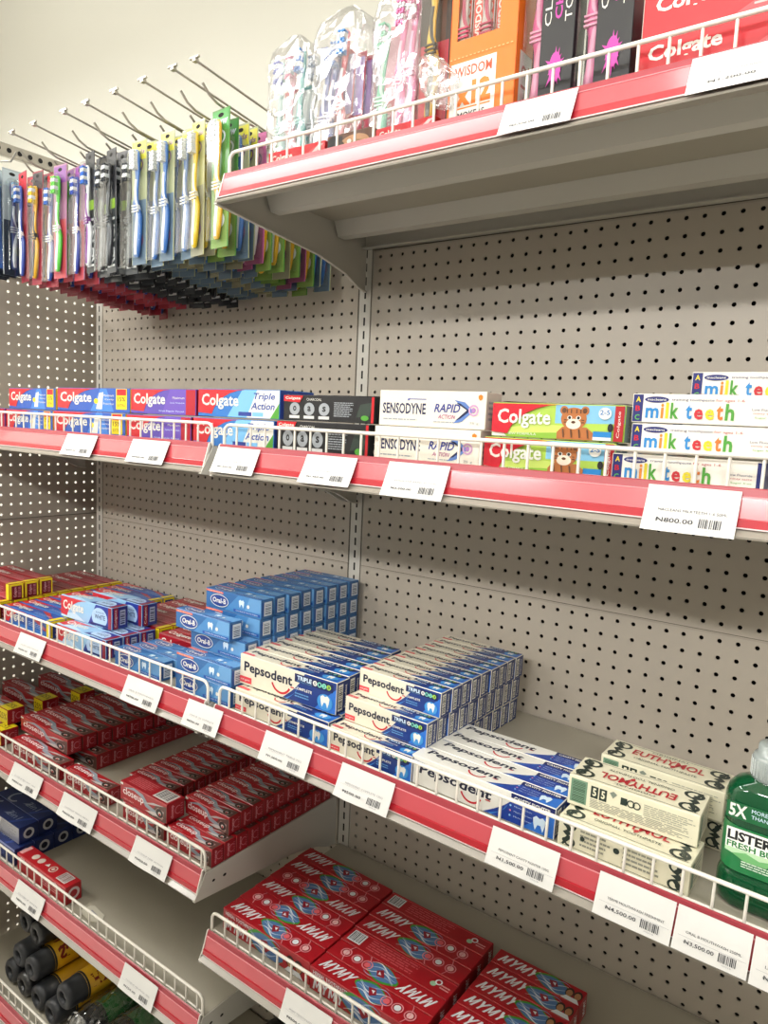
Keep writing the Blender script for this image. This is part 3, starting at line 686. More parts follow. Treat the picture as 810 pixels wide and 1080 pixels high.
def ringbox(silver=False):
    def fn():
        c = Carton(.2, .0462, .040, C_('1A2C66'))
        f = c.side('top'); f.ring(.3, .45, .5, .14, C_('9AA4B8'), 120, 330); f.poly([(.5, .3), (.62, .7), (.6, .45), (.72, .5)], C_('8E98B0')); f.text('2in1', .55, .3, .8, .7, C_('8E98B0')); f.poly([(.75, 0), (.8, 0), (.95, 1), (.9, 1)], C_('2E4690'))
        f = c.side('front')
        if silver: f.rect(0, 0, 1, 1, SIL); f.lines(.05, .1, .95, .9, 8, C_('8C8C92'), rnd=12); f.ell(.3, .5, .08, .3, C_('CFCFD4')); f.ell(.7, .5, .1, .3, C_('A2A2AA')); f.poly([(.4, 0), (.5, 0), (.6, 1), (.5, 1)], C_('D8D8DC'))
        else: f.rect(0, .86, 1, 1, C_('8A94C8')); f.lines(.05, .2, .95, .7, 3, C_('42569C'))
        f = c.side('right'); f.circ(.5, .5, .34, C_('C4C8D0'), n=28); f.circ(.5, .5, .2, C_('12183A'), n=28)
        return c
    return fn
def lonered():
    c = Carton(.203, .036, .040, C_('B01822'))
    f = c.side('top'); f.rect(.0, .1, .06, .9, C_('E0A8A8'))
    for x in (.24, .36): f.ell(x, .5, .045, .26, C_('D8C8BC'))
    f.poly([(.45, .4), (.49, .7), (.52, .45)], WHT); f.ring(.60, .5, .3, .08, C_('D8C8BC')); f.circ(.60, .5, .12, C_('D8C8BC')); f.rect(.76, .12, .93, .9, C_('C9C4C0')); f.bars(.77, .2, .92, .84, 12, C_('6A2026'), vert=True)
    f = c.side('front'); f.text('Close-up', .06, .55, .45, .92, C_('E8D0D0'), bold=.03); f.rect(0, .9, 1, 1, C_('D04850')); f.lines(.5, .2, .9, .6, 3, C_('E0A0A0')); f.poly([(.62, .6), (.8, .9), (.95, .6)], C_('E0B8B8'))
    f = c.side('right'); f.circ(.5, .5, .36, C_('D8C8C8'), n=24); f.circ(.5, .5, .22, C_('A01420'), n=24)
    return c

ORD = ['front', 'second', 'third', 'fourth', 'fifth', 'sixth', 'seventh', 'eighth', 'ninth', 'tenth', 'eleventh', 'twelfth', 'thirteenth', 'fourteenth']
LAY = ['bottom', 'second', 'third', 'fourth', 'fifth']
def carton(key, fn, name, label, group, x, y, z, rz=0, rx=0, ry=0):
    """x: middle of the length, y: front edge, z: underside"""
    s_, sf = slope_at(x, z)
    if abs(z-sf) < .004:   # stands on the board: clear of both bays' boards where it bridges the joint
        hl = max(v.co.x for v in carton_mesh(key, fn).vertices)
        z = max(surf_at(xx, z)-s_*(xx-x) for xx in (x-hl, x, x+hl))+.0008
    else: z += .0014
    o = link(name, carton_mesh(key, fn), None, (x, y, z), (rx, -math.atan(s_), rz)); tag(o, label, 'toothpaste box', group); return o
NAME = 'toothpaste_carton'
def surf_at(x, z):
    c = [(abs(zt+sl*x-.006-z), zt+sl*x-.006) for k, (zt, sl) in ZS.items() if (k[1] == 'L') == (x < -.045)]
    return min(c)[1]
def slope_at(x, z):
    best = None
    for k, (zt, sl) in ZS.items():
        if (k[1] == 'L') == (x < -.045) or (k[1] == 'R' and x > -.045):
            d = z-(zt+sl*x-.006)
            if d > -.004 and (best is None or d < best[0]): best = (d, sl, zt+sl*x-.006)
    return best[1:] if best else (0, -9)

# ---- middle shelf, right bay
G1 = 'light blue toothpaste cartons'
H = .0337
zb = SZ('3L', -.1)
for r in range(9):
    for l in range(5):
        if l == 4 and r < 1: continue
        if l <= 3 and r == 0 and l < 3: pass
        y = -.309+r*.0325; jx = random.uniform(-.0015, .0015); rz = random.uniform(-.006, .006); x = -.0835+.0012*r
        if l == 4 and r in (2, 4): rz = .04; jx = -.004
        if r == 0 and l == 3: continue
        carton('oral', oral, NAME, f'light blue carton, {ORD[r]} row, {LAY[l]} layer of the tall blue block', G1, x+jx, y, zb+l*H+.0002*l, rz)
carton('oral', oral, NAME, 'light blue carton jutting left and forward near the top of the tall blue block', G1, -.105, -.325, zb+3*H+.0006, .0)
carton('oral', oral, NAME, 'light blue carton in the lower front of the tall blue block, just behind the rail', G1, -.080, -.3435, zb, 0)
carton('oral', oral, NAME, 'light blue carton on the front one behind the wire, beside the white cartons', G1, -.078, -.3435, zb+H, 0)
for i, (x, y) in enumerate(((-.262, -.3435), (-.255, -.312), (-.250, -.2805))):
    carton('oral', oral, NAME, f'light blue carton lying in the low patch left of the tall blue block, {ORD[i]} row', G1, x, y, zb, random.uniform(-.01, .01))
G2 = 'white and navy cartons of the left stack'
z2 = SZ('3R', .08)
for r in range(6):
    carton('pepsT', peps(.2, .0325, .0505), NAME, f'white and navy carton in the {ORD[r]} row on top of the left two-layer stack', G2, .092-.005*r, -.321+r*.0345, z2+.0392, .045)
for r in range(7):
    carton('pepsL', peps(.2, .033, .0385), NAME, f'white and navy carton at the bottom of the left two-layer stack, {ORD[r]} row', G2, .098-.004*r, -.340+r*.0337, z2, 0)
G3 = 'white and navy cartons of the right stack'
z3 = SZ('3R', .28)
for l, (y0, x0, n) in enumerate(((-.3425, .2755, 11), (-.3125, .2785, 10), (-.285, .2825, 9))):
    for r in range(n):
        carton('pepsS', peps(.145, .0272, .0368), NAME, f'small white and navy carton, {ORD[r]} row of the {LAY[l]} layer, right stack', G3, x0+random.uniform(-.001, .001)+.0008*r, y0+r*.0276, z3+l*.0371, random.uniform(-.004, .004))
G4 = 'white and blue cavity cartons'
z4 = SZ('3R', .45)
for r in range(4):
    carton('pepsC', peps(.207, .0352, .0395, True), NAME, f'long white and blue cavity carton, {("front one behind the wire", "second from the rail", "third from the rail", "rearmost and set slightly higher")[r]}', G4, .449+(.0, .004, -.002, .0)[r], -.339+r*.0362, z4, (0, 0, .0, .03)[r])
z5 = SZ('3R', .635)
GE = 'cream cartons with red lettering'
carton('euA', euth(False, False), NAME, 'cream carton with dark scroll corners at the bottom, behind the wire', GE, .632, -.343, z5, -.012)
carton('euB', euth(True, True), NAME, 'cream carton with upside-down red lettering, stacked on another', GE, .630, -.311, z5+.0385, .04)
carton('euC', euth(False, True), NAME, 'cream carton nearest the back panel, upright red lettering on its top', GE, .640, -.232, z5+.038, .0)
carton('euA', euth(False, False), NAME, 'cream carton under the rearmost cream one', GE, .645, -.226, z5, .0)

# ---- second shelf
zk = SZ('2R', .5)
GK = 'children toothpaste cartons'
ki = colg('kids', .162, .040, .0405)
carton('kids', ki, NAME, 'green and red carton with a striped cub, on top of its twin', GK, .513, -.331, zk+.041, .0)
carton('kids', ki, NAME, 'green and red carton with a striped cub, lower one behind the wire', GK, .506, -.334, zk, .0)
zm = SZ('2R', .65)
GM = 'cream milk teeth cartons with coloured letters'
carton('milk', milk, NAME, 'cream carton with multicoloured letters, lowest one behind the wire', GM, .660, -.337, zm, 0)
for l in range(3):
    carton('milk', milk, NAME, f'cream carton with multicoloured letters, {("resting on the shelf behind the front one", "middle of the pile, fully visible", "upper of the two fully visible")[l]}', GM, (.672, .6755, .6745)[l], (-.302, -.328, -.3285)[l], zm+.0318*l+(.0006 if l else 0), 0)
for l in range(4): carton('milk', milk, NAME, f'cream carton with multicoloured letters in the rear pile, {("bottom", "second", "third", "topmost and partly hidden")[l]}', GM, .717 if l > 2 else .70, -.262, zm+.0308*l, 0)
zc = SZ('2R', .33)
carton('senso', senso, NAME, 'cream sensitive-teeth carton on top, orange shield at its corner', 'cream sensitive-teeth cartons', .3405, -.330, zc+.0473, 0)
carton('senso', senso, NAME, 'cream sensitive-teeth carton below its twin, behind the wire', 'cream sensitive-teeth cartons', .3365, -.333, zc, 0)
zq = SZ('2R', .15)
ch = colg('char', .172, .036, .0372)
chl = None
carton('char', ch, NAME, 'black charcoal carton on top, three grey emblems in a row', 'black charcoal cartons', .165, -.330, zq+.0478, 0)
carton('char2', colg('char', .176, .037, .047), NAME, 'black charcoal carton below another, behind the wire', 'black charcoal cartons', .158, -.334, zq, 0)
carton('char', ch, NAME, 'black charcoal carton at the back, only its rim showing', 'black charcoal cartons', .16, -.25, zq+.052, .03)
carton('char2', colg('char', .176, .037, .047), NAME, 'black charcoal carton at the back, bottom one', 'black charcoal cartons', .16, -.25, zq, 0)
zt_ = SZ('2R', 0)
tr = colg('triple', .188, .039, .0445)
GT = 'red and blue triple-action cartons'
carton('triple', tr, NAME, 'red and blue carton reading Triple Action, upper of two', GT, -.024+.0, -.329, SZ('2L', -.02)+.0462, 0)
carton('triple', tr, NAME, 'red and blue carton reading Triple Action, lower, behind the rail joint', GT, -.030, -.334, SZ('2L', -.02), 0)
GP = 'red toothpaste cartons in two layers at the left'
pu = colg('purple', .180, .039, .0438); ca = colg('cavity', .242, .039, .0445); cb = colg('cavity', .185, .039, .0430)
zz = SZ('2L', -.3)
carton('purple', pu, NAME, 'red and purple carton in the upper layer', GP, -.213, -.330, zz+.0455, 0)
carton('purple', colg('purple', .180, .039, .0438), NAME, 'red and purple carton in the lower layer behind the wire', GP, -.220, -.334, zz, 0)
carton('cavity', ca, NAME, 'long red and blue carton with a yellow 15 percent flash, upper layer', GP, -.428, -.330, zz+.0455, 0)
carton('cavity', ca, NAME, 'long red and blue carton with a yellow flash, lower layer', GP, -.436, -.334, zz, 0)
carton('cavityb', cb, NAME, 'red and blue carton farthest left in the upper layer', GP, -.650, -.330, zz+.0455, 0)
carton('cavityb', cb, NAME, 'red and blue carton at the left edge, lower layer', GP, -.655, -.334, zz, 0)
carton('purple', pu, NAME, 'red and purple carton in the lower layer at the far left end', GP, -.845, -.334, zz, 0)
carton('triple', tr, NAME, 'triple-action carton in the second row, upper layer', GT, -.03, -.285, zz+.0462, 0)
carton('triple', tr, NAME, 'triple-action carton in the second row, lower layer', GT, -.03, -.285, zz, 0)

# ---- middle shelf, left bay
z6 = SZ('3L', -.5)
GB = 'dark blue cartons with yellow ends'
bl = colg('blue', .196, .033, .0375)
for r in range(9): carton('cblue', bl, NAME, f'dark blue and red carton with a yellow end, {ORD[r]} row of the flat block', GB, -.658-.001*r, -.3435+r*.0358, z6, random.uniform(-.004, .004))
rd = colg('red', .196, .033, .0375)
GR = 'dark red cartons with yellow ends'
for r in range(9): carton('cred', rd, NAME, f'dark red yellow-ended carton, far left of the middle shelf, {ORD[r]} row', GR, -.880, -.3435+r*.0358, z6, 0)
for r in range(3): carton('cred', rd, NAME, f'dark red carton with a yellow end, {ORD[r]} of three on the upper layer', GR, -.878-.004*r, -.318+r*.0375, z6+.0379, 0)
wh = colg('white', .172, .038, .046); wl = colg('white', .175, .036, .038)
GW = 'pale blue whitening cartons'
carton('cwhite2', wl, NAME, 'pale blue whitening carton behind the wire, below the raised pair', GW, -.452, -.341, z6, 0)
for r in range(2): carton('cwhite2', wl, NAME, f'pale blue whitening carton on the shelf, {ORD[r+1]} row under the raised pair', GW, -.452, -.303+r*.0385, z6, 0)
carton('cwhite', wh, NAME, 'pale blue whitening carton raised on others, nearest the rail', GW, -.497, -.302, z6+.0385, .05)
carton('cwhite', wh, NAME, 'pale blue whitening carton raised on others, behind the nearer one', GW, -.478, -.243, z6+.0385, .02)
for r in range(6): carton('cred2', colg('red', .172, .033, .0365), NAME, f'dark red carton lying behind the whitening cartons, {ORD[r]} row', GR, -.452, -.217+r*.0345, z6, 0)
for r in range(3): carton('cred2', colg('red', .172, .033, .0365), NAME, f'dark red carton next to the tall blue block, {ORD[r]} row', GR, -.258, -.235+r*.0355, z6, .0)
for r in range(2): carton('cwhite2', wl, NAME, f'pale blue whitening carton left of the tall blue block, {ORD[r]} row at the back', GW, -.262, -.12+r*.0385, z6, 0)

# ---- fourth shelf, left bay: small dark red cartons
z7 = SZ('4L', -.3); GC = 'dark red small cartons'
cu = closeup(); cuL = closeup(.200, .0335, .0345); cuY = closeup(.2, .040, .036, yellow=True)
LN = 'dark red carton'
for r in range(11): carton('cu', cu, NAME, f'{LN}, {ORD[r]} row of the lower layer in the block nearest the shelf end', GC, -.113, -.339+r*.0288, z7, random.uniform(-.006, .006))
for r in range(9): carton('cu', cu, NAME, f'{LN}, {ORD[r]} row of the upper layer in the block nearest the shelf end', GC, -.122, -.2925+r*.0285, z7+.0345, random.uniform(-.006, .006))
for r in range(8): carton('cuM', closeup(.127, .0272, .034), NAME, f'{LN}, {ORD[r]} row of the middle single-layer block', GC, -.3305, -.262+r*.0288, z7, .08)
carton('cuM', closeup(.127, .0272, .034), NAME, 'dark red carton lying under the one showing its barcode side', GC, -.245, -.3405, z7, 0)
carton('cuB', closeup(.142, .04, .036, backprint=True), NAME, 'dark red carton with its barcode side up, near the middle of the rail', GC, -.247, -.3395, z7+.0345, .0)
carton('cuF', closeup(.148, .030, .034), NAME, 'dark red carton lying alone and low against the wire, left of the barcode one', GC, -.437, -.3395, z7, .02)
for r in range(9): carton('cuL', cuL, NAME, f'long {LN}, {ORD[r]} row, lower layer of the left block', GC, -.613, -.300+r*.033, z7, 0) if r != 0 else carton('cuL', cuL, NAME, 'long dark red carton lowest and nearest the wire in the left block', GC, -.630, -.3425, z7, 0)
for r in range(7): carton('cuL', cuL, NAME, f'long {LN}, {ORD[r]} row, upper layer of the left block', GC, -.655+.003*r, -.309+r*.0345, z7+.035, random.uniform(-.01, .01))
for i, (x, y, z) in enumerate(((-.896, -.318, .036), (-.893, -.235, .036), (-.872, -.150, .036))):
    carton('cuY', cuY, NAME, f'{LN} with a yellow cap end, {("nearest", "second", "rearmost")[i]} of three standing higher', GC, x, y, z7+z, 0)
for i, (x, y) in enumerate(((-.876, -.3435), (-.880, -.262), (-.878, -.19), (-.878, -.10))):
    carton('cuY', cuY, NAME, f'{LN} with a yellow cap end, far left on the shelf, {ORD[i]} row', GC, x, y, z7, 0)

# ---- low right shelf: flat bright red cartons
z8 = SZ('5R', .2); GY = 'bright red cartons with white lettering'
for r, md in enumerate(('main', 'flip', 'main', 'flip', 'main', 'main')):
    carton('my_'+md, mymy(mode=md), NAME, f'bright red carton, {ORD[r]} row of the left column on the low shelf', GY, .0735-.0012*r, -.334+r*.0385, z8, -.012)
for r, md in enumerate(('main', 'flip', 'back', 'main', 'main', 'back')):
    carton('my_'+md, mymy(mode=md), NAME, f'bright red carton, {ORD[r]} row of the middle column on the low shelf', GY, .2795-.0008*r, -.339+r*.0385, z8, -.008)
for r in range(6):
    carton('my_s', mymy(.146, .035, .036, short=True), NAME, f'shorter bright red carton with two faces, {ORD[r]} row of the right column', GY, .464, -.325+r*.0358, z8, 0)

# ---- fifth shelf, left bay
z9 = SZ('6L', -.6)
carton('lone', lonered, NAME, 'single red carton lying behind the wire on the nearly empty shelf', None, -.609, -.3435, z9, 0)
for r in range(5): carton('ring', ringbox(), NAME, f'navy carton with a pale ring on its end, {ORD[r]} row of the lower layer', 'navy cartons with ring ends', -.824, -.3425+r*.0475, SZ('6L', -.8), 0)
carton('ringS', ringbox(True), NAME, 'navy carton with a silver patterned front, raised on the others', 'navy cartons with ring ends', -.834, -.327, SZ('6L', -.8)+.0405, 0)
carton('ring', ringbox(), NAME, 'navy carton raised on the others, right behind the silver-fronted one', 'navy cartons with ring ends', -.836, -.279, SZ('6L', -.8)+.0405, 0)
mb = MB()
pts = [(-.028, -.012), (-.02, -.016), (.02, -.016), (.03, -.006), (.03, .006), (.022, .014), (-.02, .014), (-.028, .008)]
mb.face([(x, y, .0016) for x, y in pts], mat('C9C4B4', .4)); mb.face([(x, y, 0) for x, y in pts][::-1], mat('C9C4B4', .4))
for i in range(len(pts)): a, b = pts[i-1], pts[i]; mb.face([(*a, 0), (*b, 0), (*b, .0016), (*a, .0016)], mat('C9C4B4', .4))
mb.box(-.012, .012, -.004, .004, .0016, .0019, INKG)
tag(mb.build('rail_clip', None, (-.440, -.322, SZ('6L', -.43)+.0004), (0, 0, -.1)), 'small loose beige plastic clip lying on the nearly empty shelf', 'clip')

# ------------------------------------------------------------------ green mouthwash bottle
def rrect(w, d, r, z, n=6, c=(0, 0)):
    P = []
    for q, (sx, sy) in enumerate(((1, 1), (-1, 1), (-1, -1), (1, -1))):
        for i in range(n):
            a = math.pi/2*(q+i/(n-1)); P.append((c[0]+sx*(w/2-r)+r*math.cos(a), c[1]+sy*(d/2-r)+r*math.sin(a), z))
    return P
def glass(name, hexc, rough=.06):
    if name in MATS: return MATS[name]
    m = bpy.data.materials.new(name); m.use_nodes = True; b = m.node_tree.nodes['Principled BSDF']
    b.inputs['Base Color'].default_value = lin(hexc); b.inputs['Roughness'].default_value = rough; b.inputs['Coat Weight'].default_value = .6
    b.inputs['Transmission Weight'].default_value = .35; b.inputs['IOR'].default_value = 1.33
    MATS[name] = m; return m
GLQ = glass('green_liquid_bottle', '0B5430'); LBLG = mat('1B7440', .35, coat=.3); LBLD = mat('145C34', .35, coat=.3)
zl = SZ('3R', .78)
bt = empty('mouthwash_bottle', (.768, -.302, zl+.002), (0, 0, -.04)); bt.scale = (1.1, 1.1, 1.1); tag(bt, 'green mouthwash bottle with a clear ridged cap at the right end of the shelf', 'bottle')
mb = MB()
prof = [(.070, .044, 0), (.077, .050, .004), (.079, .052, .012), (.078, .051, .026), (.073, .046, .032), (.0705, .044, .034), (.0725, .045, .040), (.073, .045, .078), (.0725, .0455, .088), (.0755, .048, .094), (.0765, .048, .104), (.072, .044, .113), (.060, .038, .120), (.044, .031, .124), (.036, .030, .126), (.034, .030, .132)]
mb.grid([rrect(a, b, min(a, b)*.46, z) for a, b, z in prof], GLQ, closed_u=True)
mb.face(rrect(.070, .044, .02, 0)[::-1], GLQ)
mb.build('bottle_body', bt)
mb = MB()  # wrap label
rows = [rrect(.0742, .0462, .0213, z, n=8) for z in (.036, .0395, .076, .0800)]
mb.grid(rows, LBLG, closed_u=True)
f = Face(mb, (-.030, -.0233, .036), (1, 0, 0), (0, 0, 1), .060, .0435, eps=.0004)
f.rect(0, .52, 1, .97, C_('EFEFE8')); f.text('LISTERINE', .02, .70, .98, .92, C_('15181C'), bold=.04); f.text('FRESH BURST', .02, .53, .95, .67, C_('1E7A3A'), bold=.03)
f.poly([(0, .52), (1, .52), (1, .36), (.8, .44), (.6, .34), (.4, .44), (.2, .36), (0, .44)], C_('B8D8B0')); f.poly([(.1, .4), (.3, .48), (.5, .4), (.8, .5), (.6, .3), (.3, .28)], C_('6FB070'))
f.lines(.25, .14, .8, .3, 3, C_('D8EBD8')); f.rect(.80, .1, .9, .24, WHT); f.rect(.82, .12, .88, .22, BLK)
mb.build('front_label', bt)
mb = MB(); f = Face(mb, (-.032, -.02445, .088), (1, 0, 0), (0, 0, 1), .064, .016, eps=.0004)
f.rect(0, 0, 1, 1, LBLD); f.text('5X', .04, .12, .28, .9, WHT, bold=.03); f.text('MORE EFFECTIVE', .34, .62, .95, .86, PALE); f.text('THAN FLOSSING', .34, .28, .95, .5, PALE)
mb.build('neck_band', bt)
mb = MB(); cl = film('clear_cap_film', 'D9DEDC', .5, .15); cl2 = mat('949C9A', .25, coat=.6)
mb.lathe([(.0175, .126), (.019, .127), (.019, .146), (.0175, .149), (.0150, .1495), (.0145, .158), (.013, .160), (.002, .160)], cl2, n=36)
for i in range(30):
    a = 2*math.pi*i/30; mb.box(-.0006, .0006, 0, .0006, .129, .145, C_('D5DAD8'))
    for q in range(8):
        x, y, z = mb.v[-1-q]; y2 = y+.0188; mb.v[-1-q] = (x*math.cos(a)-y2*math.sin(a), x*math.sin(a)+y2*math.cos(a), z)
mb.build('cap', bt)

# ------------------------------------------------------------------ spray cans on the lowest shelf
CAPK = mat('26282C', .45); CYEL = mat('D9A514', .3, coat=.5); CGRN = mat('1E7A34', .3, coat=.5); CBLK = mat('1A1A1C', .35, coat=.3)
def can(x, y, z, body, label, words, rz=0.0, rx=0.0, filmed=False, L=.17):
    e = empty('spray_can', (x, y, z), (rx, 0, rz)); e.scale = (1.2, 1.2, 1.2); tag(e, label, 'spray can', 'spray cans on the lowest shelf')
    R = .0262
    mb = MB(); mb.lathe([(.020, .034), (.0262, .040), (.0262, L), (.024, L+.006), (.02, L+.007)], body, n=32, axis='y')
    if words:
        for k, (wd, a) in enumerate(words):
            n = len(mb.v); f = Face(mb, (0, 0, 0), (0, 1, 0), (1, 0, 0), .085, .024)
            f.text(wd, 0, 0, 1, 1, mat('8A2410', .5), bold=.04)
            for i in range(n, len(mb.v)):
                px, py, pz = mb.v[i]; t = math.radians(a)-px/R; mb.v[i] = ((R+.0003)*math.cos(t), py+.050, (R+.0003)*math.sin(t))
    mb.build('can_body', e)
    mb = MB(); cm = CAPK if body != CBLK else CBLK
    mb.lathe([(.010, .010), (.0105, .003), (.0135, .0), (.019, .0005), (.0235, .004), (.0245, .012), (.0245, .030), (.0255, .031), (.0255, .042)], cm, n=32, axis='y')
    mb.lathe([(.0045, .006), (.0045, .0098)], CBLK, n=12, axis='y')
    mb.lathe([(.0262, .0395), (.0266, .040), (.0266, .043), (.0262, .0435)], mat('3A3C40', .3, metal=.6), n=32, axis='y', cap=False)
    mb.build('spray_cap', e)
    if filmed:
        mb = MB(); R2 = random.Random(5); rows = []
        for i in range(12):
            y_ = -.016+.017*i; r_ = (.012 if i == 0 else .0265)+.005; row = []
            for k in range(26):
                t = 2*math.pi*k/26; q = r_+R2.uniform(-.0016, .0034); row.append((q*math.cos(t), y_, q*math.sin(t)))
            rows.append(row)
        mb.grid(rows, film('crumpled_film', 'F4F6F6', .5, .12, bump=.8, scale=60), closed_u=True, smooth=False); mb.build('shrink_film', e)
Y3 = [('HEAVY', 62), ('40%', 105)]
base = .060-.006
L0, L1, L2 = .0862, .1420, .1980
can(-.800, -.322, L0, CYEL, 'yellow spray can at the bottom behind the wire, far left', None)
can(-.736, -.325, L0, CBLK, 'black spray can in the lowest row under the yellow ones', None)
can(-.671, -.325, L0, CYEL, 'lowest-row yellow spray can half hidden under two others', None)
can(-.606, -.328, L0, CYEL, 'lowest-row yellow spray can with the word HEAVY, beside the filmed green one', Y3)
can(-.768, -.318, L1, CYEL, 'yellow spray can at the left edge of the upper row', None)
can(-.7035, -.322, L1, CYEL, 'yellow spray can in the upper row with dark red words down its side', [('SUPER', 62), ('DRY', 105)])
can(-.564, -.322, .1455, CYEL, 'yellow spray can resting against the filmed green can', [('HEAVY', 62)])
can(-.736, -.292, L2, CBLK, 'black spray can on top of the yellow ones', None)
can(-.800, -.285, L2, CBLK, 'black spray can topmost at the left edge', None)
can(-.503, -.318, .0985, CGRN, 'green spray can wrapped in crumpled clear film', None, filmed=True)
can(-.415, -.300, .0985, CGRN, 'green spray can wrapped in clear film, nearest the bare shelf', None, filmed=True)
# black tub in the right bay, lowest shelf
mk('7R', X0R, X1R, .250, 0, 'lowest visible shelf of the right bay, under the bright red cartons', ph=.02, wires=False)
mb = MB(); mb.lathe([(.082, 0), (.085, .004), (.089, .075), (.092, .077), (.092, .088), (.089, .091), (.07, .0925), (.0, .0925)], CBLK, n=48, c=(0, 0, 0), cap=False)
mb.face([(.082*math.cos(2*math.pi*k/48), .082*math.sin(2*math.pi*k/48), 0) for k in range(48)][::-1], CBLK)
tag(mb.build('plastic_tub', None, (.075, -.235, .2442)), 'round black lidded tub below the low red-carton shelf', 'tub')

# ------------------------------------------------------------------ toothbrushes
FILM = film('pack_film', 'F6F8F8', .10, .10, k=.3); CRINK = film('crinkled_bag_film', 'F8F8FA', .35, .18, bump=.55, scale=28)
def brush(c1, c2, br, name='b', bend=.004, tri=False):
    key = ('brush', c1, c2, br)
    if key in MESH: return MESH[key]
    a = MB(); M1 = mat(c1, .3, coat=.3); M2 = mat(c2, .3, coat=.3)
    # handle along z (0 = tail, .185 = tip), front toward -y
    zs = [0, .004, .02, .045, .07, .085, .10, .12, .135, .150, .168, .182, .186]; wd = [q*1.3 for q in (.003, .0052, .0062, .0058, .0066, .0062, .0045, .0034, .0032, .0045, .0062, .0055, .003)]
    of = [0, 0, .001, .003, .003, .0, -.001, 0, .001, .001, .0, 0, 0]
    rows = [[(w*math.cos(t)+of[i]*1.2, .6*w*math.sin(t)+of[i]*.5, z) for t in [2*math.pi*k/12 for k in range(12)]] for i, (z, w) in enumerate(zip(zs, wd))]
    a.grid(rows, M1, closed_u=True); a.face(rows[0][::-1], M1); a.face(rows[-1], M1)
    rows = [[(w*.62*math.cos(t)+of[i]*1.2, .6*w*math.sin(t)*.9+of[i]*.5-.0012, z) for t in [2*math.pi*k/10 for k in range(10)]] for i, (z, w) in enumerate(zip(zs[1:9], wd[1:9]))]
    a.grid(rows, M2, closed_u=True)
    for z in (.078, .083, .088): a.box(-.0080, .0084, -.0058, .0, z, z+.0022, M2)
    me = a.mesh('brush_handle')
    b = MB(); MB_ = mat(br, .8); MW = mat('EEF0F2', .8)
    for i in range(9):
        for j in (-1, 0, 1):
            z = .1525+.0036*i; m = (MB_ if (i//2) % 2 == 0 else MW); r = .0016
            b.tube([(j*.0042, -.002, z), (j*.0045, -.0112-.001*((i+j) % 2), z)], r*1.2, m, n=5)
    bb = b.mesh('bristles'); MESH[key] = (me, bb); return MESH[key]
def card_mesh(key, cols, H=.228, W=.040, words=None, hook=True, foot=None, pat=None):
    if key in MESH: return MESH[key]
    mb = MB(); a, b_ = C_(cols[0]), C_(cols[1])
    mb.box(-W/2, W/2, 0, .0012, -H, .0, a, c=.0004)
    f = Face(mb, (-W/2, 0, -H), (1, 0, 0), (0, 0, 1), W, H, eps=.0003)
    f.rect(.04, 0, .96, .52, b_); f.rect(.04, .84, .96, .985, C_(cols[2]))
    if hook: f.ell(.5, .955, .16, .016, DARK, n=12)
    if words:
        f.text(words, .12, .05, .88, .45, C_(cols[3]), bold=.03, vert=True) if pat != 'top' else f.text(words, .1, .885, .9, .925, C_(cols[3]), bold=.03, shear=.2)
    if pat == 'top': f.ell(.5, .80, .28, .05, C_(cols[3])); f.ell(.5, .80, .2, .035, C_(cols[2])); f.ell(.5, .2, .3, .06, C_(cols[3]))
    if pat == 'sq': f.rect(.1, .52, .9, .60, LIME)
    MESH[key] = mb.mesh('backing_card'); return MESH[key]
def blister_mesh(key, W, H, D, top, m):
    if key in MESH: return MESH[key]
    mb = MB(); rows = []
    for t, k in ((0, 1), (-.8*D, .97), (-D, .86)):
        rows.append([(k*p[0], t, p[1]*1.0+(0)) for p in [(-W/2, top-H), (W/2, top-H), (W/2, top-.25*W), (W*.3, top), (-W*.3, top), (-W/2, top-.25*W)]])
    mb.grid(rows, m, closed_u=True, smooth=False); mb.face(rows[-1], m)
    MESH[key] = mb.mesh('clear_blister'); return MESH[key]
PK = {  # card colours (edge, lower, header, print), brush colours
 'redfan': dict(cols=('A84A54', '8E1F30', 'D8323C', 'F0D0D0'), W=.040, H=.228, br=('2B4FA8', 'F0F0F0', '4C78C8')),
 'redyel': dict(cols=('8A1C30', '9A2236', '2A1818', 'F0E0A0'), W=.040, H=.230, br=('E0A818', '2A2420', 'E8C838')),
 'purple': dict(cols=('A06A8A', 'B8404C', '8A3C96', 'E8C8E8'), W=.044, H=.222, br=('2A3C9A', 'F4F4F4', '3C58B8')),
 'purgrn': dict(cols=('A06A8A', 'B8404C', '7E3A8E', 'C8DC3A'), W=.044, H=.222, br=('58C83A', 'F4F4F4', '7AD860')),
 'reach': dict(cols=('2E2E34', '24242A', '1A1A1E', 'F4F4F4'), W=.036, H=.225, br=('F0F0F4', '8A3A9A', '3A78D8'), words='REACH', pat='sq'),
 'black': dict(cols=('2A2A30', '34383C', '1A1A1E', 'E8E8E8'), W=.036, H=.225, br=('2A2A2E', '5A5E62', '30343A'), words='REACH', pat='sq'),
 'yelblue': dict(cols=('A8AC84', '5E7488', 'D8D03A', '7A5A78'), W=.040, H=.218, br=('3C74C0', 'F2F2F2', 'F2F2F2'), pat='top', words='kids'),
 'yelyel': dict(cols=('B0AE78', '8E8C74', 'D8D03A', '7A5A78'), W=.040, H=.218, br=('E8C020', 'F2E8D0', 'F4F4F0'), pat='top', words='kids'),
 'green': dict(cols=('4A8A38', '7A9A4A', '3C9A3A', 'D8E8F4'), W=.044, H=.218, br=('F0B820', 'F6F6F0', 'F4F4F4'), pat='top', words='wow'),
 'pink': dict(cols=('B85A90', '8A4A6A', 'C86AA0', '6A3A6A'), W=.044, H=.218, br=('F4F0EE', 'E08A9A', 'E8E88A'), pat='top', words='wow'),
}
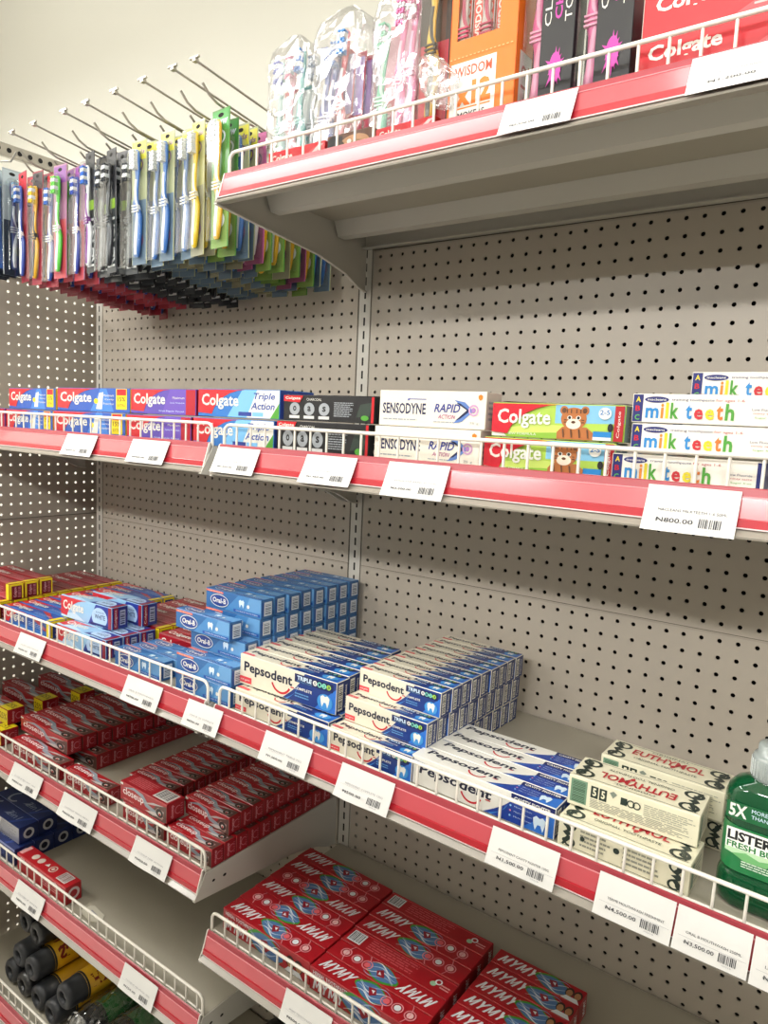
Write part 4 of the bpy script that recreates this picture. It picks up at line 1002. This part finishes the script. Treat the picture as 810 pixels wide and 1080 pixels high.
def pack(kind, loc, rz, label, group, nth):
    p = PK[kind]; e = empty('toothbrush_pack', loc, (random.uniform(-.012, .012), random.uniform(-.02, .02), rz)); tag(e, label, 'toothbrush', group)
    c = card_mesh(('card', kind), p['cols'], p['H'], p['W'], p.get('words'), pat=p.get('pat')); link('backing_card', c, e)
    if nth < 2 or nth % 2 == 0: link('clear_blister', blister_mesh(('bl', kind), p['W']*.8, p['H']*.86, .016, -.022, FILM), e)
    h, b = brush(*p['br']); z = -p['H']+.012
    link('brush_handle', h, e, (0, -.0055, z)); link('bristles', b, e, (0, -.0055, z))
HOOKX = [-.114, -.168, -.247, -.327, -.414, -.486, -.594, -.678]
KINDS = [('green', 'pink'), ('yelyel', 'green'), ('yelblue', 'yelyel'), ('yelblue', 'yelblue'), ('black', 'black'), ('reach', 'black'), ('purgrn', 'purgrn'), ('redyel', 'redfan')]
WORDS = ['rightmost', 'second from the right', 'third from the right', 'fourth from the right', 'fifth from the right', 'sixth from the right', 'seventh from the right', 'eighth from the right']
DESC = {'green': 'green-topped', 'pink': 'pink-backed', 'yelyel': 'yellow-topped', 'yelblue': 'yellow-topped blue', 'black': 'black-backed', 'reach': 'dark-backed white', 'purgrn': 'purple and red', 'redyel': 'red and yellow', 'redfan': 'red-backed', 'purple': 'purple and red'}
def hook(x, yb, lab, zt=2.007, axis=None):
    e = empty('peg_hook', (x, yb, 1.95)); tag(e, lab, 'hook', 'display hooks for toothbrush packs')
    mb = MB(); y0 = -.35-yb; dz = zt-1.95
    mb.tube([(0, -.004, -.016), (0, y0*.3, -.011), (0, y0*.78, .004), (0, y0*.86, .007), (0, y0*.91, .014), (0, y0*.95, .027)], .0021, ZINC, n=8)
    mb.build('hanging_rod', e)
    mb = MB(); mb.tube([(0, -.004, .012), (0, y0*.5, .034), (0, y0+.004, dz-.003), (0, y0, dz)], .0019, ZINC, n=8); mb.build('label_arm', e)
    mb = MB(); mb.box(-.011, .011, y0-.0015, y0+.0025, dz-.0015, dz+.0025, ZINC, c=.0006); mb.box(-.004, .004, y0-.0015, y0+.006, dz-.006, dz, ZINC, c=.0006); mb.build('cross_tip', e)
    mb = MB(); mb.box(-.012, .012, -.004, -.0022, -.022, .02, ZINC, c=.0005); mb.build('hook_plate', e)
bar = MB(); bar.box(-.92, -.06, -.012, -.003, 1.925, 1.968, STEEL, c=.001); bar.build('hook_bar', frame, fr)
for i, x in enumerate(HOOKX):
    hook(x, -.0125, f'steel display hook, {WORDS[i]}, with toothbrush packs hanging from it')
    n = 13
    for j in range(n):
        y = -.297+j*.0215; k = KINDS[i][0 if j < (1 if i in (5,) else 3 if i in (0, 1, 6, 7) else 2) else 1]
        if i == 5 and j < 2: k = 'reach'
        if i in (0, 1) and j > 1: k = random.choice(['green', 'green', 'pink', 'yelblue', 'yelyel'])
        z = 1.948 + (y+.30)*(-.09)
        pack(k, (x+random.uniform(-.003, .003), y, z+random.uniform(-.005, .003)), random.uniform(-.15, .15), f'{DESC[k]} toothbrush pack, {ORD[j]} on the hook {WORDS[i]}', 'toothbrush packs on the wall hooks', j)
# a few more packs between hooks (second column hanging beside)
EXTRA = [(-.205, 'yelblue', 11), (-.287, 'yelblue', 11), (-.369, 'black', 12), (-.452, 'black', 12), (-.540, 'purple', 12), (-.636, 'redfan', 13)]
EW = ['yellow-topped hook on the right', 'hook among the yellow-topped packs', 'hook among the black packs', 'hook beside the striped white brushes', 'hook beside the purple cards', 'hook with red cards']
for i, (x, k, n) in enumerate(EXTRA):
    e = empty('peg_hook', (x, -.0125, 1.95)); tag(e, f'short steel {EW[i]}, hidden between longer ones', 'hook', 'display hooks for toothbrush packs')
    mb = MB(); mb.tube([(0, -.004, -.016), (0, -.1, -.011), (0, -.24, .002), (0, -.262, .006), (0, -.272, .014)], .0021, ZINC, n=8); mb.build('hanging_rod', e)
    mb = MB(); mb.box(-.012, .012, -.004, -.0022, -.022, .02, ZINC, c=.0005); mb.build('hook_plate', e)
    for j in range(n):
        y = -.285+j*.0225; z = 1.942+(y+.30)*(-.09)
        pack(k, (x+random.uniform(-.003, .003), y, z+random.uniform(-.005, .003)), random.uniform(-.15, .15), f'{DESC[k]} toothbrush pack, {ORD[j]} on the {EW[i]}', 'toothbrush packs on the wall hooks', j)
# hooks on the end bar: rods pointing into the bay
PK['bluecard'] = dict(cols=('2E5EA8', '3A6AB8', '284E98', 'C8DC6A'), W=.060, H=.215, br=('5AA0D8', 'E8F0F4', '7AC0E0'), pat='top', words='kids')
PK['greyblue'] = dict(cols=('A8B4B8', '2E3848', 'B8C8CC', '6A8898'), W=.042, H=.225, br=('3A4878', 'E8ECF0', '9AC8E0'))
DESC.update(bluecard='blue-carded', greyblue='grey-blue clear')
for i, (y, k) in enumerate(((-.288, 'greyblue'), (-.345, 'bluecard'))):
    w_ = ('nearer the corner', 'nearer the viewer')[i]
    e = empty('peg_hook', (-.994, y, 2.075)); tag(e, f'steel hook on the slotted end bar, {w_}', 'hook', 'hooks on the end bar')
    mb = MB(); mb.tube([(.0, 0, 0), (.1, 0, -.07), (.19, 0, -.085), (.215, 0, -.07)], .0021, ZINC, n=8); mb.build('hanging_rod', e)
    mb = MB(); mb.box(-.003, -.001, -.012, .012, -.02, .02, ZINC, c=.0005); mb.build('hook_plate', e)
    for j in range(5):
        x = -.80-.026*j; pack(k, (x, y, 1.972), math.pi/2+random.uniform(-.1, .1), f'{DESC[k]} toothbrush pack on the end-bar hook {w_}, {ORD[j]} from the tip', 'toothbrush packs on the end bar', j)
i = 8; x = -.738
e = empty('peg_hook', (x, -.0125, 1.95)); tag(e, 'short steel hook at the far left carrying red-carded packs', 'hook', 'display hooks for toothbrush packs')
mb = MB(); mb.tube([(0, -.004, -.016), (0, -.1, -.011), (0, -.24, .004), (0, -.265, .012), (0, -.285, .03)], .0021, ZINC, n=8); mb.build('hanging_rod', e)
mb = MB(); mb.box(-.012, .012, -.004, -.0022, -.022, .02, ZINC, c=.0005); mb.build('hook_plate', e)
for j in range(12):
    y = -.297+j*.0225; pack('redfan', (x+random.uniform(-.002, .002), y, 1.955+(y+.30)*(-.09)), random.uniform(-.12, .12), f'red-backed toothbrush pack, {ORD[j]} on the short hook at the far left', 'toothbrush packs on the wall hooks', j)

# ------------------------------------------------------------------ top shelf goods
z1 = SZ('1R', .3)
GT1 = 'goods on the top shelf'
carton('top1', colg('plain', .108, .036, .028), NAME, 'small dark red carton lying at the left end of the top shelf', None, .094, -.335, z1, .02)
def furbox():
    c = Carton(.078, .036, .030, BRN); f = c.side('front'); f.poly([(0, .0), (.3, .0), (.35, .9), (.1, 1), (0, .8)], BLK); f.ell(.62, .45, .34, .42, TAN); f.ell(.66, .35, .2, .25, C_('8A6A40')); f.ell(.5, .6, .05, .1, WHT); f.ell(.3, .4, .1, .3, C_('3A2618')); return c
carton('fur', furbox, 'toothpaste_carton', 'brown carton with a furry animal picture between red cartons on the top shelf', None, .192, -.335, z1, 0)
carton('top2', colg('plain', .092, .036, .024), NAME, 'low bright red carton in front of the pink toothbrush packs', None, .283, -.335, z1, 0)
def bag(x, y, w_, h, d, label, brushes, cards, spread=.0):
    e = empty('toothbrush_bag', (x, y, z1+.0022)); tag(e, label, 'toothbrush bag')
    for (bx, by, bz, c1, c2, br, tl) in brushes:
        hm, bm = brush(c1, c2, br)
        o = link('brush_handle', hm, e, (bx, by, bz+.003), (0, tl, 0)); link('bristles', bm, e, (bx, by, bz+.003), (0, tl, 0))
    for (cx, cy, cz, cw, chh, col, col2, tl) in cards:
        mb = MB(); mb.box(-cw/2, cw/2, 0, .0012, 0, chh, C_(col), c=.0003); f = Face(mb, (-cw/2, 0, 0), (1, 0, 0), (0, 0, 1), cw, chh, eps=.0003); f.rect(.08, .5, .92, .96, C_(col2)); f.rect(.1, .04, .9, .45, C_(col)); f.text('Colgate', .2, .06, .6, .46, WHT, vert=True)
        mb.build('backing_card', e, (cx, cy, cz+.003), (0, tl, 0))
    mb = MB(); R2 = random.Random(int(x*1000)); rows = []
    for i in range(13):
        t = i/12; z = h*t; k = 1 if t < .8 else math.sqrt(max(.10, 1-((t-.8)/.21)**2)); row = []
        for a in [2*math.pi*q/28 for q in range(28)]:
            sx = math.copysign(abs(math.cos(a))**.5, math.cos(a)); sy = math.copysign(abs(math.sin(a))**.5, math.sin(a))
            j = 1+R2.uniform(-.04, .03); row.append((sx*w_/2*k*j, sy*d/2*k*j, z+R2.uniform(-.002, .002)*(t > 0)))
        rows.append(row)
    mb.grid(rows, CRINK, closed_u=True, smooth=False); mb.face(rows[-1], CRINK); mb.build('crinkled_bag', e); return e
bag(.018, -.262, .088, .222, .05, 'crinkled clear bag of pale green and pink toothbrushes, leftmost on the top shelf',
    [(-.020, -.010, 0, '7AA8A8', 'B8D8D0', '4A60C0', 0), (-.006, -.006, .004, 'E0A0B0', 'F0D0D8', 'E890B0', .04), (.020, -.010, .008, '6AB0AA', 'A8D8D0', '3A80D0', .02), (.03, .004, .0, 'A8B8B8', 'D8E0E0', '90A0B0', .05)],
    [(-.012, .008, 0, .034, .15, 'C0404C', 'C8D0CC', 0), (.022, .008, 0, .034, .15, '58A8A0', 'C8D4D0', 0)])
bag(.118, -.260, .104, .236, .055, 'tall crinkled bag of pink and violet toothbrush packs on the top shelf',
    [(-.030, -.014, 0, '3A4A90', 'F0F0F4', '5A88C8', .15), (-.002, -.016, .010, 'C02848', 'F4F4F4', '5A9AE0', .08), (-.045, -.006, 0, '4A5AA0', 'E8E8F0', '6A80C0', .10)],
    [(-.020+.016*i, -.004+.0045*i, 0, .028, .185-.006*i, 'B83A50', ('A890C8', '9A80B8')[i % 2], .05) for i in range(5)])
bag(.222, -.262, .088, .235, .05, 'clear bag of mint and pink toothbrush packs beside the yellow brush',
    [(-.030, -.012, 0, '5AC098', 'C8F0DC', '70D0A8', .05), (.0, -.014, .02, 'E870A8', 'F8D0E0', 'E888B8', .06), (.018, -.010, .03, 'D85A98', 'F4C0DC', 'E888B8', .04)],
    [(-.022, .004, 0, .034, .19, 'C86070', 'E0A0B0', .03), (.010, .002, 0, .034, .22, 'D070A0', 'E8B0C8', .03), (.03, .01, 0, .03, .22, 'D890B8', 'E8C8D8', .03)])
e = empty('toothbrush_pack', (.308, -.312, z1+.232)); tag(e, 'black and gold toothbrush pack leaning beside the orange display box', 'toothbrush')
link('backing_card', card_mesh(('card', 'gold'), ('3A2A20', 'B03040', '2A2420', 'F0E0A0'), .228, .046), e); hm, bm = brush('D8A818', '3A3024', 'E0C050'); link('brush_handle', hm, e, (0, -.006, -.205)); link('bristles', bm, e, (0, -.006, -.205)); link('clear_blister', blister_mesh(('bl', 'gold'), .038, .195, .016, -.022, FILM), e)
# orange display box with a window
def orange_box():
    e = empty('display_box', (.388, -.330, z1+.0002), (0, 0, -.02)); tag(e, 'orange cardboard display box with a window showing toothbrushes', 'display box')
    W_, D_, H_ = .092, .085, .24; mb = MB(); O = C_('EE7414')
    mb.box(-W_/2, W_/2, 0, .0012, 0, .105, O); mb.box(-W_/2, -W_/2+.010, 0, .0012, .105, H_, O); mb.box(W_/2-.024, W_/2, 0, .0012, .105, H_, O); mb.box(-W_/2+.010, W_/2-.024, 0, .0012, .225, H_, O)
    mb.box(-W_/2, W_/2, D_-.0012, D_, 0, H_, O); mb.box(-W_/2, -W_/2+.0012, 0, D_, 0, H_, O); mb.box(W_/2-.0012, W_/2, 0, D_, 0, H_, O); mb.box(-W_/2, W_/2, 0, D_, 0, .0012, O); mb.box(-W_/2, W_/2, 0, D_, H_-.0012, H_, O)
    f = Face(mb, (-W_/2, 0, 0), (1, 0, 0), (0, 0, 1), W_, H_, eps=.0003)
    f.rect(.04, .02, .72, .33, WHT); f.text('WISDOM', .10, .26, .66, .31, C_('D8502A'), bold=.02); f.text('x12', .12, .12, .66, .235, ORG, bold=.05); f.rect(.12, .105, .66, .112, ORG); f.text('SMOKERS', .12, .055, .58, .09, INK, bold=.02); f.text('TOOTHBRUSH', .12, .025, .6, .045, INK)
    for i in range(16): f.rect(.02+.06*i, .352, .05+.06*i, .356, C_('F8C080'))
    g = Face(mb, (W_/2, 0, 0), (0, 1, 0), (0, 0, 1), D_, H_, eps=.0003)
    g.rect(.1, .02, .45, .33, WHT); g.text('x12', .16, .06, .38, .28, C_('B03A2A'), vert=True)
    mb.build('printed_shell', e)
    mb = MB(); mb.face([(-W_/2+.010, .0004, .105), (W_/2-.024, .0004, .105), (W_/2-.024, .0004, .225), (-W_/2+.010, .0004, .225)], FILM); mb.build('window_film', e)
    for i in range(4):
        mb = MB(); x = -.030+.0145*i; mb.box(x-.0065, x+.0065, .010+.002*i, .0112+.002*i, .004, .21, C_('E8E6E2')); f = Face(mb, (x-.0065, .010+.002*i, .004), (1, 0, 0), (0, 0, 1), .013, .206, eps=.0003)
        f.rect(.05, .46, .95, .76, C_('D8402A')); f.text('WISDOM', .2, .48, .85, .74, WHT, bold=.03, vert=True); mb.build('inner_pack', e)
        if i % 2: continue
        hm, bm = brush('B8A8A0', 'B02A50', 'A02048'); link('brush_handle', hm, e, (x, .006+.002*i, .03)); link('bristles', bm, e, (x, .006+.002*i, .03))
orange_box()
def char_box(x, w_, label):
    e = empty('toothbrush_box', (x, -.326, z1+.0002)); tag(e, label, 'toothbrush box', 'black charcoal toothbrush boxes')
    H_ = .232; mb = MB(); mb.box(-w_/2+.022, w_/2, 0, .030, 0, H_, BLK, c=.0006); mb.box(-w_/2, -w_/2+.022, .027, .030, 0, H_, BLK); mb.box(-w_/2, -w_/2+.022, 0, .03, 0, .002, BLK)
    f = Face(mb, (-w_/2+.022, 0, 0), (1, 0, 0), (0, 0, 1), w_-.022, H_, eps=.0003)
    P_ = C_('C23AA0'); f.text('CLEANSING', .10, .40, .30, .93, WHT, vert=True); f.text('CHARCOAL', .40, .42, .62, .90, P_, vert=True, bold=.02); f.text('TOOTHBRUSH', .70, .40, .90, .95, WHT, vert=True)
    R2 = random.Random(3)
    for k in range(16):
        a = 2*math.pi*k/16; r = R2.uniform(.5, 1); f.poly([(.5+.08*math.cos(a+1.5), .2+.02*math.sin(a+1.5)), (.5+.36*r*math.cos(a), .2+.12*r*math.sin(a)), (.5+.08*math.cos(a-1.5), .2+.02*math.sin(a-1.5))], P_)
    f.ell(.5, .2, .18, .07, P_)
    mb.build('printed_box', e)
    mb = MB(); x0, x1 = -w_/2, -w_/2+.0215
    mb.face([(x0, .0005, .002), (x1, .0005, .002), (x1, .0005, H_), (x0, .0005, H_)], FILM); mb.face([(x0, .0005, .002), (x0, .027, .002), (x0, .027, H_), (x0, .0005, H_)], FILM); mb.build('clear_window', e)
    hm, bm = brush('E0609A', 'F0A0C0', 'D84A90'); link('brush_handle', hm, e, (-w_/2+.011, .016, .008)); link('bristles', bm, e, (-w_/2+.011, .016, .008))
char_box(.470, .062, 'black toothbrush box with pink splash, next to the orange display box')
char_box(.535, .062, 'black toothbrush box with pink splash, beside the large red cartons')
e_ = 'large bright red cartons on the top shelf'
tp = colg('plain', .19, .045, .046)
z1b = SZ('1R', .67)
carton('tp', tp, NAME, 'large red carton bottom of the pile at the end of the top shelf', e_, .670, -.334, z1b)
carton('tp', tp, NAME, 'large red carton, second in the pile at the right end of the top shelf', e_, .674, -.330, z1b+.0464, .03)
carton('tp', tp, NAME, 'large red carton, topmost of the front pile on the top shelf', e_, .690, -.326, z1b+.0928, .05)
carton('tp', tp, NAME, 'large red carton at the back of the top shelf, lower', e_, .665, -.25, z1b); carton('tp', tp, NAME, 'large red carton at the back of the top shelf, middle', e_, .665, -.25, z1b+.0464)
carton('tp', tp, NAME, 'large red carton at the back of the top shelf, uppermost', e_, .670, -.25, z1b+.0928)
# crumpled clear plastic tuft caught on the wire
mb = MB(); R2 = random.Random(11); rows = []
for i in range(8):
    t = i/7; rows.append([((.012+.016*math.sin(math.pi*t))*math.cos(a)*R2.uniform(.8, 1.15)+.03*t, .008*math.sin(a)*R2.uniform(.8, 1.2), .065*(1-t)) for a in [2*math.pi*k/14 for k in range(14)]])
mb.grid(rows, CRINK, closed_u=True, smooth=False)
tag(mb.build('plastic_wrapper', None, (.318, -.338, z1+.028)), 'crumpled clear wrapper flopping over the wire before the orange box', 'wrapper')
